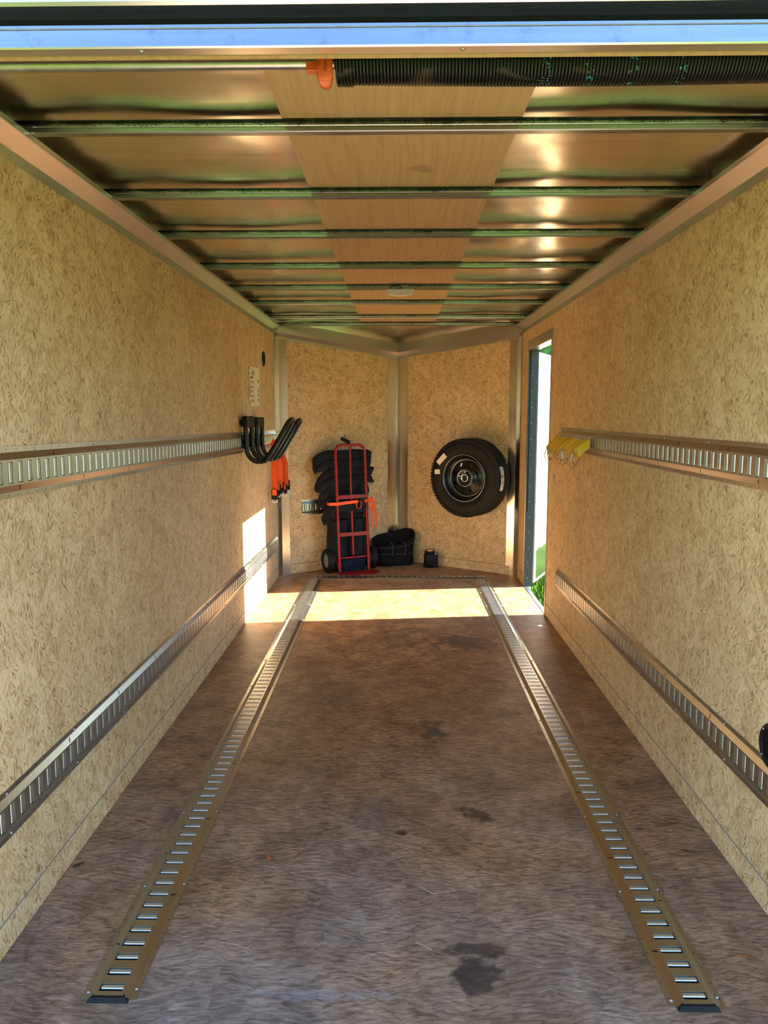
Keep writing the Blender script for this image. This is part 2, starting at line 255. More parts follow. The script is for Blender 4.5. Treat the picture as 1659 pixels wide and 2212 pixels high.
# ------------------------------------------------------------------ mesh helpers
class MB:
    def __init__(s): s.v = []; s.f = []; s.m = []; s.sm = []; s.uv = {}
    def add(s, vs_, fs, mi=0, smooth=False):
        o = len(s.v); s.v += [tuple(v) for v in vs_]
        for f in fs: s.f.append(tuple(i+o for i in f)); s.m.append(mi); s.sm.append(smooth)
        return o
    def quad(s, a, b, c, d, mi=0, smooth=False): s.add((a, b, c, d), ((0, 1, 2, 3),), mi, smooth)
    def box(s, lo, hi, mi=0, T=None, bev=0.0):
        x0, y0, z0 = lo; x1, y1, z1 = hi
        if bev:
            b = min(bev, 0.49*min(x1-x0, y1-y0, z1-z0)); vs_ = []
            for (sx, sy, sz) in [(i, j, k) for i in (0, 1) for j in (0, 1) for k in (0, 1)]:
                X = (x0, x1)[sx]; Y = (y0, y1)[sy]; Z = (z0, z1)[sz]; bx = b if sx == 0 else -b; by = b if sy == 0 else -b; bz = b if sz == 0 else -b
                vs_ += [(X, Y+by, Z+bz), (X+bx, Y, Z+bz), (X+bx, Y+by, Z)]
            i = lambda a, b_, c, k: ((a*2+b_)*2+c)*3+k
            fs = []
            for a in (0, 1):
                q = [i(a,0,0,0), i(a,1,0,0), i(a,1,1,0), i(a,0,1,0)]; fs.append(q if a else q[::-1])
                q = [i(0,a,0,1), i(0,a,1,1), i(1,a,1,1), i(1,a,0,1)]; fs.append(q if a else q[::-1])
                q = [i(0,0,a,2), i(1,0,a,2), i(1,1,a,2), i(0,1,a,2)]; fs.append(q if a else q[::-1])
            for a in (0, 1):
                for c in (0, 1):
                    fs.append([i(a,c,0,0), i(a,c,1,0), i(a,c,1,1), i(a,c,0,1)]); fs.append([i(a,0,c,0), i(a,1,c,0), i(a,1,c,2), i(a,0,c,2)])
                    fs.append([i(0,a,c,1), i(1,a,c,1), i(1,a,c,2), i(0,a,c,2)])
            for a in (0, 1):
                for c in (0, 1):
                    for d in (0, 1): fs.append([i(a,c,d,0), i(a,c,d,1), i(a,c,d,2)])
        else:
            vs_ = [(x0,y0,z0),(x1,y0,z0),(x1,y1,z0),(x0,y1,z0),(x0,y0,z1),(x1,y0,z1),(x1,y1,z1),(x0,y1,z1)]
            fs = [(0,3,2,1),(4,5,6,7),(0,1,5,4),(1,2,6,5),(2,3,7,6),(3,0,4,7)]
        if T: vs_ = [T(v) for v in vs_]
        s.add(vs_, fs, mi); return s
    def tube(s, path, r, n=8, mi=0, caps=True, closed=False):
        P = [Vector(p) for p in path]; k = len(P); up = Vector((0, 0, 1)); rings = []
        t0 = (P[1]-P[0]).normalized()
        ref = up if abs(t0.dot(up)) < 0.9 else Vector((1, 0, 0))
        nrm = t0.cross(ref).normalized()
        for i in range(k):
            a = P[(i-1) % k] if closed or i > 0 else P[i]; b = P[(i+1) % k] if closed or i < k-1 else P[i]
            t = (b-a).normalized(); nrm = (nrm-t*nrm.dot(t)).normalized(); bi = t.cross(nrm)
            rr = r[i] if isinstance(r, (list, tuple)) else r
            rings.append([P[i]+(nrm*math.cos(2*PI*j/n)+bi*math.sin(2*PI*j/n))*rr for j in range(n)])
        vs_ = [v for ring in rings for v in ring]; fs = []
        for i in range(k if closed else k-1):
            i2 = (i+1) % k
            for j in range(n): fs.append((i*n+j, i*n+(j+1) % n, i2*n+(j+1) % n, i2*n+j))
        s.add(vs_, fs, mi, True)
        if caps and not closed:
            s.add(rings[0], (tuple(range(n))[::-1],), mi); s.add(rings[-1], (tuple(range(n)),), mi)
        return s
    def lathe(s, prof, n=32, mi=0, T=None, smooth=True, close=False):   # profile of (radius, height) about local z
        vs_ = [(r*math.cos(2*PI*j/n), r*math.sin(2*PI*j/n), h) for r, h in prof for j in range(n)]; k = len(prof); fs = []
        for i in range(k if close else k-1):
            i2 = (i+1) % k
            for j in range(n): fs.append((i*n+j, i*n+(j+1) % n, i2*n+(j+1) % n, i2*n+j))
        if T: vs_ = [T(v) for v in vs_]
        s.add(vs_, fs, mi, smooth); return s
    def prism(s, poly, vec, mi=0):                                       # polygon of 3D points swept along vec
        n = len(poly); A = [Vector(p) for p in poly]; B = [p+Vector(vec) for p in A]
        s.add(A+B, [tuple(range(n))[::-1], tuple(range(n, 2*n))]+[(i, (i+1) % n, n+(i+1) % n, n+i) for i in range(n)], mi); return s
    def sweep(s, prof_a, prof_b, mi=0, caps=True):                       # open or closed profile joined to its copy
        n = len(prof_a); s.add(list(prof_a)+list(prof_b), [(i, i+1, n+i+1, n+i) for i in range(n-1)], mi)
        return s
    def mesh(s, name, mats):
        me = bpy.data.meshes.new(name); me.from_pydata(s.v, [], s.f)
        for m in mats: me.materials.append(M[m] if isinstance(m, str) else m)
        me.polygons.foreach_set('material_index', s.m); me.polygons.foreach_set('use_smooth', s.sm)
        me.update(); return me
    def build(s, name, mats, parent=None, loc=None):
        if isinstance(mats, str): mats = [mats]
        return link(bpy.data.objects.new(name, s.mesh(name, mats)), parent, loc)
def link(o, parent=None, loc=None):
    COL.objects.link(o)
    if parent: o.parent = parent
    if loc is not None: o.location = loc
    return o
def tag(o, label=None, cat=None, group=None, kind=None):
    for k, v in (('label', label), ('category', cat), ('group', group), ('kind', kind)):
        if v: o[k] = v
    return o
def thing(name, label, cat, loc=(0, 0, 0), group=None, mat=None):
    o = bpy.data.objects.new(name, None); o.empty_display_size = 0.05; COL.objects.link(o)
    if mat is not None: o.matrix_world = mat
    else: o.location = loc
    return tag(o, label, cat, group)
def struct(o, label=None): o['kind'] = 'structure'; return tag(o, label)
def frame(o, x, y, z):      # matrix with columns x,y,z and origin o
    x, y, z, o = Vector(x), Vector(y), Vector(z), Vector(o)
    return Matrix(((x.x,y.x,z.x,o.x),(x.y,y.y,z.y,o.y),(x.z,y.z,z.z,o.z),(0,0,0,1)))
def text_mesh(name, s, size, mat, parent=None, M4=None, thick=0.0):
    c = bpy.data.curves.new(name, 'FONT'); c.body = s; c.size = size; c.align_x = 'CENTER'; c.align_y = 'CENTER'; c.extrude = thick
    t = bpy.data.objects.new(name+'_tmp', c); COL.objects.link(t); bpy.context.view_layer.update()
    me = bpy.data.meshes.new_from_object(t.evaluated_get(bpy.context.evaluated_depsgraph_get()))
    bpy.data.objects.remove(t); me.materials.clear(); me.materials.append(M[mat]); me.name = name
    o = link(bpy.data.objects.new(name, me), parent)
    if M4 is not None: o.matrix_local = M4
    return o
SCREW = None
def screw_mesh():
    global SCREW
    if SCREW is None:
        b = MB(); b.lathe([(0.0,0.0034),(0.0018,0.0034),(0.0038,0.0018),(0.0048,0.0)], 8); SCREW = b.mesh('screw', ['screw'])
    return SCREW
def put_screw(parent, M4):
    o = link(bpy.data.objects.new('screw', screw_mesh()), parent); o.matrix_local = M4; return o

# ================================================================== THE SETTING
XW, YR, YC, YA, ZT = 1.005, 1.42, 6.30, 6.99, 2.114     # wall half width, rear, nose corner, nose apex, ceiling
DY0, DY1, DZ = 5.055, 5.90, 1.853                       # side door opening
# ---- floor
b = MB(); b.prism([(-1.04,1.39,-0.06),(1.012,1.39,-0.06),(1.012,YC+0.02,-0.06),(0,YA+0.06,-0.06),(-1.04,YC+0.03,-0.06)], (0,0,0.041))
floor = struct(b.build('floor', 'dark_or_shade'), 'worn strand board floor of the trailer laid in wide sheets')
for y0, y1 in ((YR-0.02,2.62),(2.6215,3.845),(3.8465,5.07),(5.0715,6.285)):
    MB().box((-XW-0.004,y0,-0.0185),(XW+0.004,y1,0.0), bev=0.0008).build('floor_panel', 'floor', floor)
b = MB(); b.prism([(-XW-0.004,6.2865,-0.0185),(XW+0.004,6.2865,-0.0185),(XW+0.004,YC,-0.0185),(0,YA+0.004,-0.0185),(-XW-0.004,YC,-0.0185)], (0,0,0.0185)); b.build('floor_panel', 'floor', floor)
# ---- side walls: outer skin, inner board sheets, base boards
BH = 0.079
b = MB(); b.box((-1.06,YR-0.03,-0.05),(-1.018,YC+0.02,2.16))
wall_l = struct(b.build('wall_left', 'alu'), 'left wall lined with upright strand board sheets')
def sheets(parent, x0, x1, spans, m):
    for (y0, y1, z0, z1) in spans: MB().box((x0,y0,z0),(x1,y1,z1), bev=0.0008).build('wall_panel', m, parent)
ys = [1.42,2.61,3.83,5.05,6.27]
sheets(wall_l, -1.017, -XW, [(a+0.0008, c-0.0008, BH+0.006, 2.05) for a, c in zip(ys[:-1], ys[1:])], 'osb_side')
b = MB(); b.box((1.018,YR-0.03,-0.05),(1.06,DY0,2.16)); b.box((1.018,DY1,-0.05),(1.06,YC+0.02,2.16)); b.box((1.018,DY0,DZ),(1.06,DY1,2.16)); b.box((1.010,DY0,-0.05),(1.030,DY1,-0.019))
wall_r = struct(b.build('wall_right', 'alu'), 'right wall lined with upright strand board sheets around a doorway')
yr = [1.42,1.68,2.90,4.12,DY0-0.004]
sheets(wall_r, XW, 1.017, [(a+0.0008, c-0.0008, BH+0.006, 2.05) for a, c in zip(yr[:-1], yr[1:])]+[(DY1+0.004, 6.27, BH+0.006, 2.05), (DY0-0.003, DY1+0.003, DZ+0.004, 2.05)], 'osb_side')
bl = struct(bpy.data.objects.new('baseboard_left', None)); COL.objects.link(bl)
for y0, y1 in ((1.42,3.76),(3.763,6.24)):
    p = MB().box((-1.017,y0,0.001),(-XW+0.001,y1,BH), bev=0.0012).build('base_board', 'osb_side', bl)
MB().box((-1.0165,1.42,BH),(-XW-0.0008,6.24,BH+0.006)).build('joint_line', 'joint_grey', bl)  # grey strip along the joint above the base board
br = struct(bpy.data.objects.new('baseboard_right', None)); COL.objects.link(br)
for y0, y1 in ((1.42,2.9),(2.903,DY0-0.004),(DY1+0.004,6.24)):
    MB().box((XW-0.001,y0,0.001),(1.017,y1,BH), bev=0.0012).build('base_board', 'osb_side', br)
MB().box((XW+0.0008,1.42,BH),(1.0165,DY0-0.004,BH+0.006)).build('joint_line', 'joint_grey', br)
MB().box((XW+0.0008,DY1+0.004,BH),(1.0165,6.24,BH+0.006)).build('joint_line', 'joint_grey', br)
# ---- nose walls (local x along the wall, local y outwards, from the corner post to the apex)
NL = Vector((XW, YA-YC, 0)).normalized(); NLEN = math.hypot(XW, YA-YC)
def nose(side):
    ux = Vector((NL.x*-side*-1 if side < 0 else -NL.x, NL.y, 0))         # from the corner towards the apex
    ux = Vector((NL.x if side < 0 else -NL.x, NL.y, 0)); n_in = Vector((NL.y if side < 0 else -NL.y, -NL.x, 0))
    o = Vector((side*XW, YC, 0)); nm = 'left' if side < 0 else 'right'; mt = 'osb_nose_l' if side < 0 else 'osb_nose_r'
    def W(s_, d, z): return o+ux*s_+n_in*d+Vector((0,0,z))               # along, inwards, up
    b = MB(); b.prism([W(-0.03,-0.055,-0.05), W(NLEN+0.04,-0.055,-0.05), W(NLEN+0.01,-0.014,-0.05), W(-0.01,-0.014,-0.05)], (0,0,2.21))
    w = struct(b.build('wall_front_'+nm, 'alu'), nm+' slanted nose wall of strand board')
    def slab(a, c, d0, d1, z0, z1a, z1b, name, m, par):
        b = MB(); v = [W(a,d0,z0),W(c,d0,z0),W(c,d1,z0),W(a,d1,z0),W(a,d0,z1a),W(c,d0,z1b),W(c,d1,z1b),W(a,d1,z1a)]
        b.add(v, [(0,3,2,1),(4,5,6,7),(0,1,5,4),(1,2,6,5),(2,3,7,6),(3,0,4,7)]); return b.build(name, m, par)
    slab(0.0, NLEN, -0.012, 0, BH+0.003, 2.02, 1.90, 'wall_panel', mt, w)
    bb = struct(bpy.data.objects.new('baseboard_front_'+nm, None)); COL.objects.link(bb)
    slab(0.06, NLEN-0.08, -0.012, 0.004, 0.001, BH, BH, 'base_board', mt, bb)
    # sloping top trim
    t = struct(bpy.data.objects.new('trim_%d' % (3 if side < 0 else 4), None), 'aluminium trim along the top of the %s nose wall' % nm); COL.objects.link(t)
    prof = [(0.004,0.0),(0.004,0.022),(0.034,0.050),(0.034,0.064),(0.028,0.064)]
    za, zb = 1.972, 1.862
    def ring(s_, z, ext): return [W(s_+ext*(d-0.004), d, z+h) for d, h in prof]
    mb = MB(); mb.sweep(ring(0.0, za, 0.35), ring(NLEN, zb, -0.7)); 
    if side > 0: mb.f = [f[::-1] for f in mb.f]
    mb.build('trim_strip', 'alu', t)
    for s_ in (0.10, 0.45, 0.82, NLEN-0.12):
        z = za+(zb-za)*s_/NLEN+0.010; put_screw(t, frame(W(s_,0.0045,z), ux, Vector((0,0,1)), n_in) if side > 0 else frame(W(s_,0.0045,z), -ux, Vector((0,0,1)), n_in))
    return W, ux, n_in, w
WL, uxL, nL, nose_l = nose(-1)
WR, uxR, nR, nose_r = nose(1)
# ---- corner posts: bent sheet aluminium
def post(idx, pts, label, screws):
    b = MB(); A = [Vector((p[0],p[1],0.0)) for p in pts]; zt = pts[0][2]
    B = [Vector((p[0],p[1],p[2])) for p in pts]
    b.sweep(A, B); o = struct(b.build('trim_%d' % idx, 'alu_post'), label)
    m = o.modifiers.new('thick', 'SOLIDIFY'); m.thickness = 0.0015; m.offset = 0
    for M4 in screws: put_screw(o, M4)
    return o
Z3 = Vector((0,0,1))
pl = [(-XW+0.003,6.205,1.985),(-XW+0.0035,6.262,1.985)]; q0 = WL(0.028,0.003,0); q1 = WL(0.098,0.0085,0)
post(5, [pl[0], pl[1], (q0.x,q0.y,1.982), (q1.x,q1.y,1.970)], 'aluminium corner post between left wall and nose wall', [frame(WL(0.092,0.0095,z), -uxL, Z3, nL) for z in (0.24,0.75,1.26,1.72)])
q0 = WR(0.028,0.003,0); q1 = WR(0.098,0.003,0)
post(6, [(q1.x,q1.y,1.970), (q0.x,q0.y,1.982), (XW-0.0035,6.262,1.985), (XW-0.003,6.225,1.985)], 'aluminium corner post between right wall and nose wall', [frame(WR(0.092,0.0045,z), uxR, Z3, nR) for z in (0.22,0.72,1.22,1.72)])
a0 = WL(NLEN-0.112,0.004,0); a1 = WR(NLEN-0.112,0.004,0)
post(7, [(a0.x,a0.y,1.872), (0.0,YA-0.008,1.862), (a1.x,a1.y,1.872)], 'aluminium corner post at the point of the nose', [frame(WL(NLEN-0.106,0.0055,z), -uxL, Z3, nL) for z in (0.55,1.08,1.50)]+[frame(WR(NLEN-0.106,0.0055,z), uxR, Z3, nR) for z in (0.55,1.08,1.50)])
# ---- ceiling: thin aluminium skin, plywood strip, roof bows
def wavy(x, y): return 0.0022*math.sin(x*9+y*1.3)+0.0028*noise.noise(Vector((x*3.1, y*2.3, 0.0)))+0.003*math.cos((y-2.0)*2*PI/0.61)
b = MB(); nx, ny = 60, 150
xs = [-1.03+2.06*i/nx for i in range(nx+1)]; yy = [YR-0.01+(6.37-YR+0.01)*j/ny for j in range(ny+1)]
b.add([(x, y, ZT+0.004+wavy(x, y)) for y in yy for x in xs], [(j*(nx+1)+i, (j+1)*(nx+1)+i, (j+1)*(nx+1)+i+1, j*(nx+1)+i+1) for j in range(ny) for i in range(nx)], 0, True)
b.box((-1.06,YR-0.02,2.135),(1.06,6.40,2.16))
ceiling = struct(b.build('ceiling', 'alu_skin'), 'thin shiny aluminium roof skin')
b = MB(); nn = 16; vs_ = []
for j in range(nn+1):
    t = j/nn; w = 1.0*(1-t)+0.001
    for i in range(nn+1):
        x = (-1+2*i/nn)*w; vs_.append((x, 6.37+t*(YA-6.37+0.01), ZT+0.004-0.115*t+0.006*noise.noise(Vector((x*4, t*5, 3)))))
b.add(vs_, [(j*(nn+1)+i, (j+1)*(nn+1)+i, (j+1)*(nn+1)+i+1, j*(nn+1)+i+1) for j in range(nn) for i in range(nn)], 0, True)
b.build('nose_skin', 'alu_skin', ceiling)
b = MB(); b.prism([(-1.06,6.37,2.15),(1.06,6.37,2.15),(0,YA+0.1,2.15)], (0,0,0.03)); b.build('nose_roof', 'alu', ceiling)
for y0, y1 in ((YR+0.02,3.90),(3.902,6.345)):
    MB().box((-0.305,y0,2.1085),(0.305,y1,2.1115)).build('plywood_strip', 'luan', ceiling)
BOWS = [2.035,2.625,3.20,3.865,4.505,5.105,5.845,6.315]
def bow_mesh():
    b = MB(); h = 0.028; x0, x1 = -1.012, 1.012
    prof = [(-0.010,h),(-0.010,h-0.002),(0,h-0.002),(0,0.016),(0.0012,0.0145),(0.0012,0.013),(0,0.0115),(0,0.0025),(0.0025,0),(0.027,0),(0.029,0.0025),(0.029,h)]
    b.sweep([(x0,y,z) for y, z in prof], [(x1,y,z) for y, z in prof]); b.f = [f[::-1] for f in b.f]
    b.add([(x0,y,z) for y, z in prof], (tuple(range(len(prof))),)); b.add([(x1,y,z) for y, z in prof], (tuple(range(len(prof)))[::-1],))
    return b.mesh('roof_bow', ['galv'])
bm_ = bow_mesh()
for y in BOWS: link(bpy.data.objects.new('roof_bow', bm_), ceiling, (0, y, 2.079))
# ---- top side trims
for idx, s in ((1, -1), (2, 1)):
    prof = [(s*1.0035,2.006),(s*1.0035,2.036),(s*0.957,2.062),(s*0.955,2.064),(s*0.955,2.0785),(s*0.961,2.0785)]
    b = MB(); b.sweep([(x,YR,z) for x, z in prof], [(x,6.27,z) for x, z in prof])
    t = struct(b.build('trim_%d' % idx, 'alu'), 'aluminium cove trim along the top of the %s wall' % ('left' if s < 0 else 'right'))
    for y in (2.02,2.63,3.24,3.85,4.46,5.07,5.68,6.1): put_screw(t, frame((s*1.003,y,2.018), (0,0,s), (0,1,0), (-s,0,0)))
# ---- rear header over the opening
b = MB(); prof = [(1.4235,2.11),(1.4235,1.9885),(1.412,1.9885),(1.4095,1.9865),(1.3835,1.9865),(1.381,1.989),(1.381,2.0235),(1.395,2.0245),(1.412,2.030),(1.418,2.039),(1.412,2.048),(1.398,2.054),(1.3835,2.0555),(1.378,2.060),(1.378,2.16)]
mats_ = [0,0,0,0,0,1,0,0,0,0,0,0,0,0]
for k in range(len(prof)-1):
    (ya, za), (yb, zb) = prof[k], prof[k+1]
    b.quad((-1.09,ya,za),(1.09,ya,za),(1.09,yb,zb),(-1.09,yb,zb), 1 if k == 5 else 2 if k in (6,7,8,9) else 0)
header = struct(b.build('trim_8', ['alu','header_blue','rubber']), 'aluminium rear header above the open ramp doorway')
MB().box((-1.0,1.412,1.9845),(1.0,1.4215,1.993)).build('plywood_edge', 'luan', header)
MB().box((-1.09,1.3795,2.0165),(1.09,1.381,2.0185)).build('sealant_bead', 'joint_grey', header)
for x in (-0.455,0.10,0.63): put_screw(header, frame((x,1.393,1.9865), (1,0,0), (0,-1,0), (0,0,-1)))
for s in (-1, 1):        # rear posts beside the opening, outside the picture
    struct(MB().box((s*1.045-0.045,1.36,-0.05),(s*1.045+0.045,1.42,2.06)).build('trim_%d' % (9 if s < 0 else 10), 'alu'))
# ---- side doorway: frame, hinge, open door
df = struct(bpy.data.objects.new('trim_11', None), 'aluminium frame lining the side doorway'); COL.objects.link(df)
MB().box((0.9985,DY0-0.028,DZ),(1.0045,DY1+0.028,DZ+0.062), bev=0.001).build('head_flange', 'alu', df)
MB().box((1.0,DY0,DZ-0.006),(1.075,DY1,DZ)).build('head_lining', 'alu', df)
MB().box((0.9985,DY0-0.013,0.001),(1.0045,DY0,DZ-0.001), bev=0.001).build('near_flange', 'alu', df)
MB().box((0.9985,DY1,0.001),(1.0045,DY1+0.028,DZ-0.001), bev=0.001).build('far_flange', 'alu', df)
MB().box((1.0,DY0,0.001),(1.075,DY0+0.004,DZ-0.006)).build('near_lining', 'alu', df)
MB().box((1.0,DY1-0.004,0.001),(1.078,DY1,DZ-0.006)).build('far_lining', 'jamb_shade', df)
MB().box((1.012,DY1-0.010,0.6),(1.018,DY1-0.004,DZ-0.01)).build('gasket', 'rubber', df)
MB().box((1.004,DY0,-0.018),(1.034,DY1,0.003), bev=0.001).build('threshold', 'door_alu', df)
for k in range(15): put_screw(df, frame((1.030,DY1-0.0042,0.07+k*0.122), (1,0,0), (0,0,1), (0,-1,0)))
for y in (DY0+0.03,(DY0+DY1)/2,DY1-0.03): put_screw(df, frame((0.9983,y,DZ+0.045), (0,0,1), (0,1,0), (-1,0,0)))
hd = Vector((0.185,0.40,0)).normalized(); hn = Vector((hd.y,-hd.x,0))       # door opened far round, against the nose
door = struct(bpy.data.objects.new('door_1', None), 'open side door with pale wood lining standing outside'); COL.objects.link(door)
door.matrix_world = frame((1.072,DY1-0.005,0.03), hd, -hn, Z3)             # local x along the leaf, local -y faces the camera
MB().box((0,-0.0,0),(0.82,0.032,1.80)).build('door_leaf', 'door_alu', door)
for lo, hi in (((0,-0.008,0),(0.055,0,1.80)),((0.765,-0.008,0),(0.82,0,1.80)),((0.055,-0.008,1.755),(0.765,0,1.80)),((0.055,-0.008,0),(0.765,0,0.02))):
    MB().box(lo, hi, bev=0.001).build('door_edge_trim', 'door_alu', door)
MB().box((0.055,-0.005,0.26),(0.765,0,1.755)).build('door_lining', 'luan', door)
MB().box((0.055,-0.006,0.02),(0.765,0,0.262)).build('kick_plate', 'kick', door)
for x in (0.10,0.25,0.40,0.55,0.70): put_screw(door, frame((x,-0.006,0.25), (1,0,0), (0,0,1), (0,-1,0)))
MB().tube([(1.079,DY1+0.002,0.04),(1.079,DY1+0.002,1.83)], 0.006, 8).build('piano_hinge', 'door_alu', df)
# ---- ramp door folded down behind, outdoors
b = MB(); b.add([(-1.0,1.36,-0.03),(1.0,1.36,-0.03),(1.0,-0.62,-0.53),(-1.0,-0.62,-0.53),(-1.0,1.36,-0.08),(1.0,1.36,-0.08),(1.0,-0.62,-0.58),(-1.0,-0.62,-0.58)], [(0,3,2,1),(4,5,6,7),(0,1,5,4),(1,2,6,5),(2,3,7,6),(3,0,4,7)])
struct(b.build('door_2', 'ramp'), 'lowered rear ramp door of worn boards')
GZ = -0.56
b = MB(); b.quad((-60,-60,GZ),(60,-60,GZ),(60,60,GZ),(-60,60,GZ)); tag(b.build('lawn', 'soil_grass'), 'sunlit green lawn outside the side door', 'lawn', kind='structure')
b = MB(); rg = random.Random(3)
for k in range(12000):
    x = rg.uniform(1.10, 2.2); y = rg.uniform(5.6, 9.6); a = rg.uniform(0, 2*PI); h = rg.uniform(0.04, 0.11); w = rg.uniform(0.004, 0.009); lx, ly = rg.uniform(-0.04, 0.04), rg.uniform(-0.04, 0.04)
    dx, dy = math.cos(a)*w, math.sin(a)*w
    b.add([(x-dx,y-dy,GZ),(x+dx,y+dy,GZ),(x+lx*0.5+dx*0.7,y+ly*0.5+dy*0.7,GZ+h*0.6),(x+lx*0.5-dx*0.7,y+ly*0.5-dy*0.7,GZ+h*0.6),(x+lx,y+ly,GZ+h)], [(0,1,2,3),(3,2,4)])
tag(b.build('grass', 'grass'), 'bright green grass blades beside the trailer', 'grass', kind='stuff')
def tree(x, y, h, r, label, seed):
    t = thing('tree', label, 'tree', (x, y, GZ), group='trees around the lawn'); rg = random.Random(seed)
    MB().tube([(0,0,0),(0.05,0.03,h*0.3),(0,0,h*0.6)], [0.22,0.17,0.08], 8).build('trunk', 'bark', t)
    b = MB(); n, k = 28, 18; vs_ = []
    for i in range(k+1):
        th = PI*i/k
        for j in range(n):
            ph = 2*PI*j/n; d = Vector((math.sin(th)*math.cos(ph), math.sin(th)*math.sin(ph), math.cos(th)))
            rr = r*(1+0.30*noise.noise(d*2.2+Vector((seed, 0, 0)))+0.16*noise.noise(d*6+Vector((0, seed, 0))))
            vs_.append((d.x*rr, d.y*rr, h*0.60+d.z*rr*(h*0.42/r)))
    b.add(vs_, [(i*n+j, (i+1)*n+j, (i+1)*n+(j+1) % n, i*n+(j+1) % n) for i in range(k) for j in range(n)], 0, True)
    b.build('crown', 'leaf', t)
for i, (x, y, h, r, l) in enumerate([(-17,-17,7.5,3.1,'broad tree across the lawn behind the trailer, far left'), (-8.6,-19,7.0,3.0,'round tree across the lawn behind the trailer, left of middle'), (0.0,-20,6.8,3.0,'round tree across the lawn straight behind the trailer'),
        (8.6,-19,7.2,3.1,'broad tree across the lawn behind the trailer, right side'), (17,-15,7.6,3.2,'broad tree across the lawn behind the trailer, far right'), (5.6,19.5,9.5,3.2,'dark leafy tree seen over the open side door'),
        (18,-5.5,6.6,3.0,'unseen tree added on the right of the lawn, behind the doorway side'), (19,3.5,6.2,3.0,'unseen tree added on the right of the lawn, facing the doorway'), (17.5,12,6.4,3.0,'unseen tree added on the right of the lawn, ahead of the doorway')]):  # right-hand trees are unseen, added to keep bright sky out of reflections
    tree(x, y, h, r, l, i+1)

# ================================================================== TIE-DOWN TRACKS
P = 0.0508
def track_mesh(n):
    b = MB(); a, c, e, t = 0.033, 0.051, 0.065, 0.0025; H = 0.0115; sx, sy = 0.028, 0.0122
    L = n*P
    for s in (-1, 1):
        def q(p0, p1, p2, p3): b.quad(*( (p0, p1, p2, p3) if s > 0 else (p3, p2, p1, p0)))
        q((s*c,0,t),(s*e,0,t),(s*e,L,t),(s*c,L,t)); q((s*e,0,t),(s*e,0,0),(s*e,L,0),(s*e,L,t))
        for i in range(n):
            y0, y1 = i*P, (i+1)*P; yc = (y0+y1)/2
            def pt(k, y): return (s*(a+(c-a)*k), y, H+(t-H)*k)
            if i % 8 == (3 if s < 0 else 7):
                ys = lambda k: yc+0.016*(k-0.5); w = 0.0028
                q(pt(0,y0),pt(0.15,y0),pt(0.15,y1),pt(0,y1)); q(pt(0.85,y0),pt(1,y0),pt(1,y1),pt(0.85,y1))
                q(pt(0.15,y0),pt(0.85,y0),pt(0.85,ys(0.85)-w),pt(0.15,ys(0.15)-w)); q(pt(0.15,ys(0.15)+w),pt(0.85,ys(0.85)+w),pt(0.85,y1),pt(0.15,y1))
                d = lambda p: (p[0], p[1], max(0.0006, p[2]-0.006))
                A_, B_, C_, D_ = pt(0.15,ys(0.15)-w), pt(0.85,ys(0.85)-w), pt(0.85,ys(0.85)+w), pt(0.15,ys(0.15)+w)
                b.quad(d(A_), d(B_), d(C_), d(D_), 1)  # dark backing paints the shade inside the slit
            else: q(pt(0,y0),pt(1,y0),pt(1,y1),pt(0,y1))
            hx, hr = s*0.0585, 0.0021                                    # nail holes
            b.add([(hx+hr*math.cos(k*PI/3), yc+hr*math.sin(k*PI/3), t+0.0002) for k in range(6)], ((0,1,2,3,4,5),), 1)
    for i in range(n):
        y0, y1 = i*P, (i+1)*P; yc = (y0+y1)/2; u0, u1 = yc-sy, yc+sy
        b.quad((-a,y0,H),(a,y0,H),(a,u0,H),(-a,u0,H)); b.quad((-a,u1,H),(a,u1,H),(a,y1,H),(-a,y1,H))
        b.quad((-a,u0,H),(-sx,u0,H),(-sx,u1,H),(-a,u1,H)); b.quad((sx,u0,H),(a,u0,H),(a,u1,H),(sx,u1,H))
        h2 = H-0.003
        for p, r_ in (((-sx,u0),(sx,u0)),((sx,u0),(sx,u1)),((sx,u1),(-sx,u1)),((-sx,u1),(-sx,u0))):
            b.quad((p[0],p[1],h2),(r_[0],r_[1],h2),(r_[0],r_[1],H),(p[0],p[1],H))
    b.quad((-0.040,0.001,0.0007),(0.040,0.001,0.0007),(0.040,L-0.001,0.0007),(-0.040,L-0.001,0.0007), 1)  # dark sheet standing in for shade on the boards under the slots
    for y in (0, L):                                                     # end edges
        b.add([(-e,y,0),(-e,y,t),(-c,y,t),(-a,y,H),(a,y,H),(c,y,t),(e,y,t),(e,y,0),(c-0.002,y,0),(a-0.001,y,H-0.0025),(-a+0.001,y,H-0.0025),(-c+0.002,y,0)], ((0,1,2,11),(2,3,10,11),(3,4,9,10),(4,5,8,9),(5,6,7,8)))
    return b.mesh('rail', ['zinc','dark_or_shade'])
def rung_mesh():
    b = MB(); n = 7; r = 0.0056; A = []; B = []
    for k in range(n+1):
        th = PI*(-0.10)+PI*1.20*k/n; A.append((-0.0262, 1.2*r*math.cos(th), 0.62*r*math.sin(th))); B.append((0.0262, 1.2*r*math.cos(th), 0.62*r*math.sin(th)))
    b.add(A+B, [(k, k+1, n+1+k+1, n+1+k) for k in range(n)], 0, True); b.add(A, (tuple(range(n+1))[::-1],)); b.add(B, (tuple(range(n+1)),))
    return b.mesh('rung', ['zinc_bright'])
RUNG = rung_mesh()
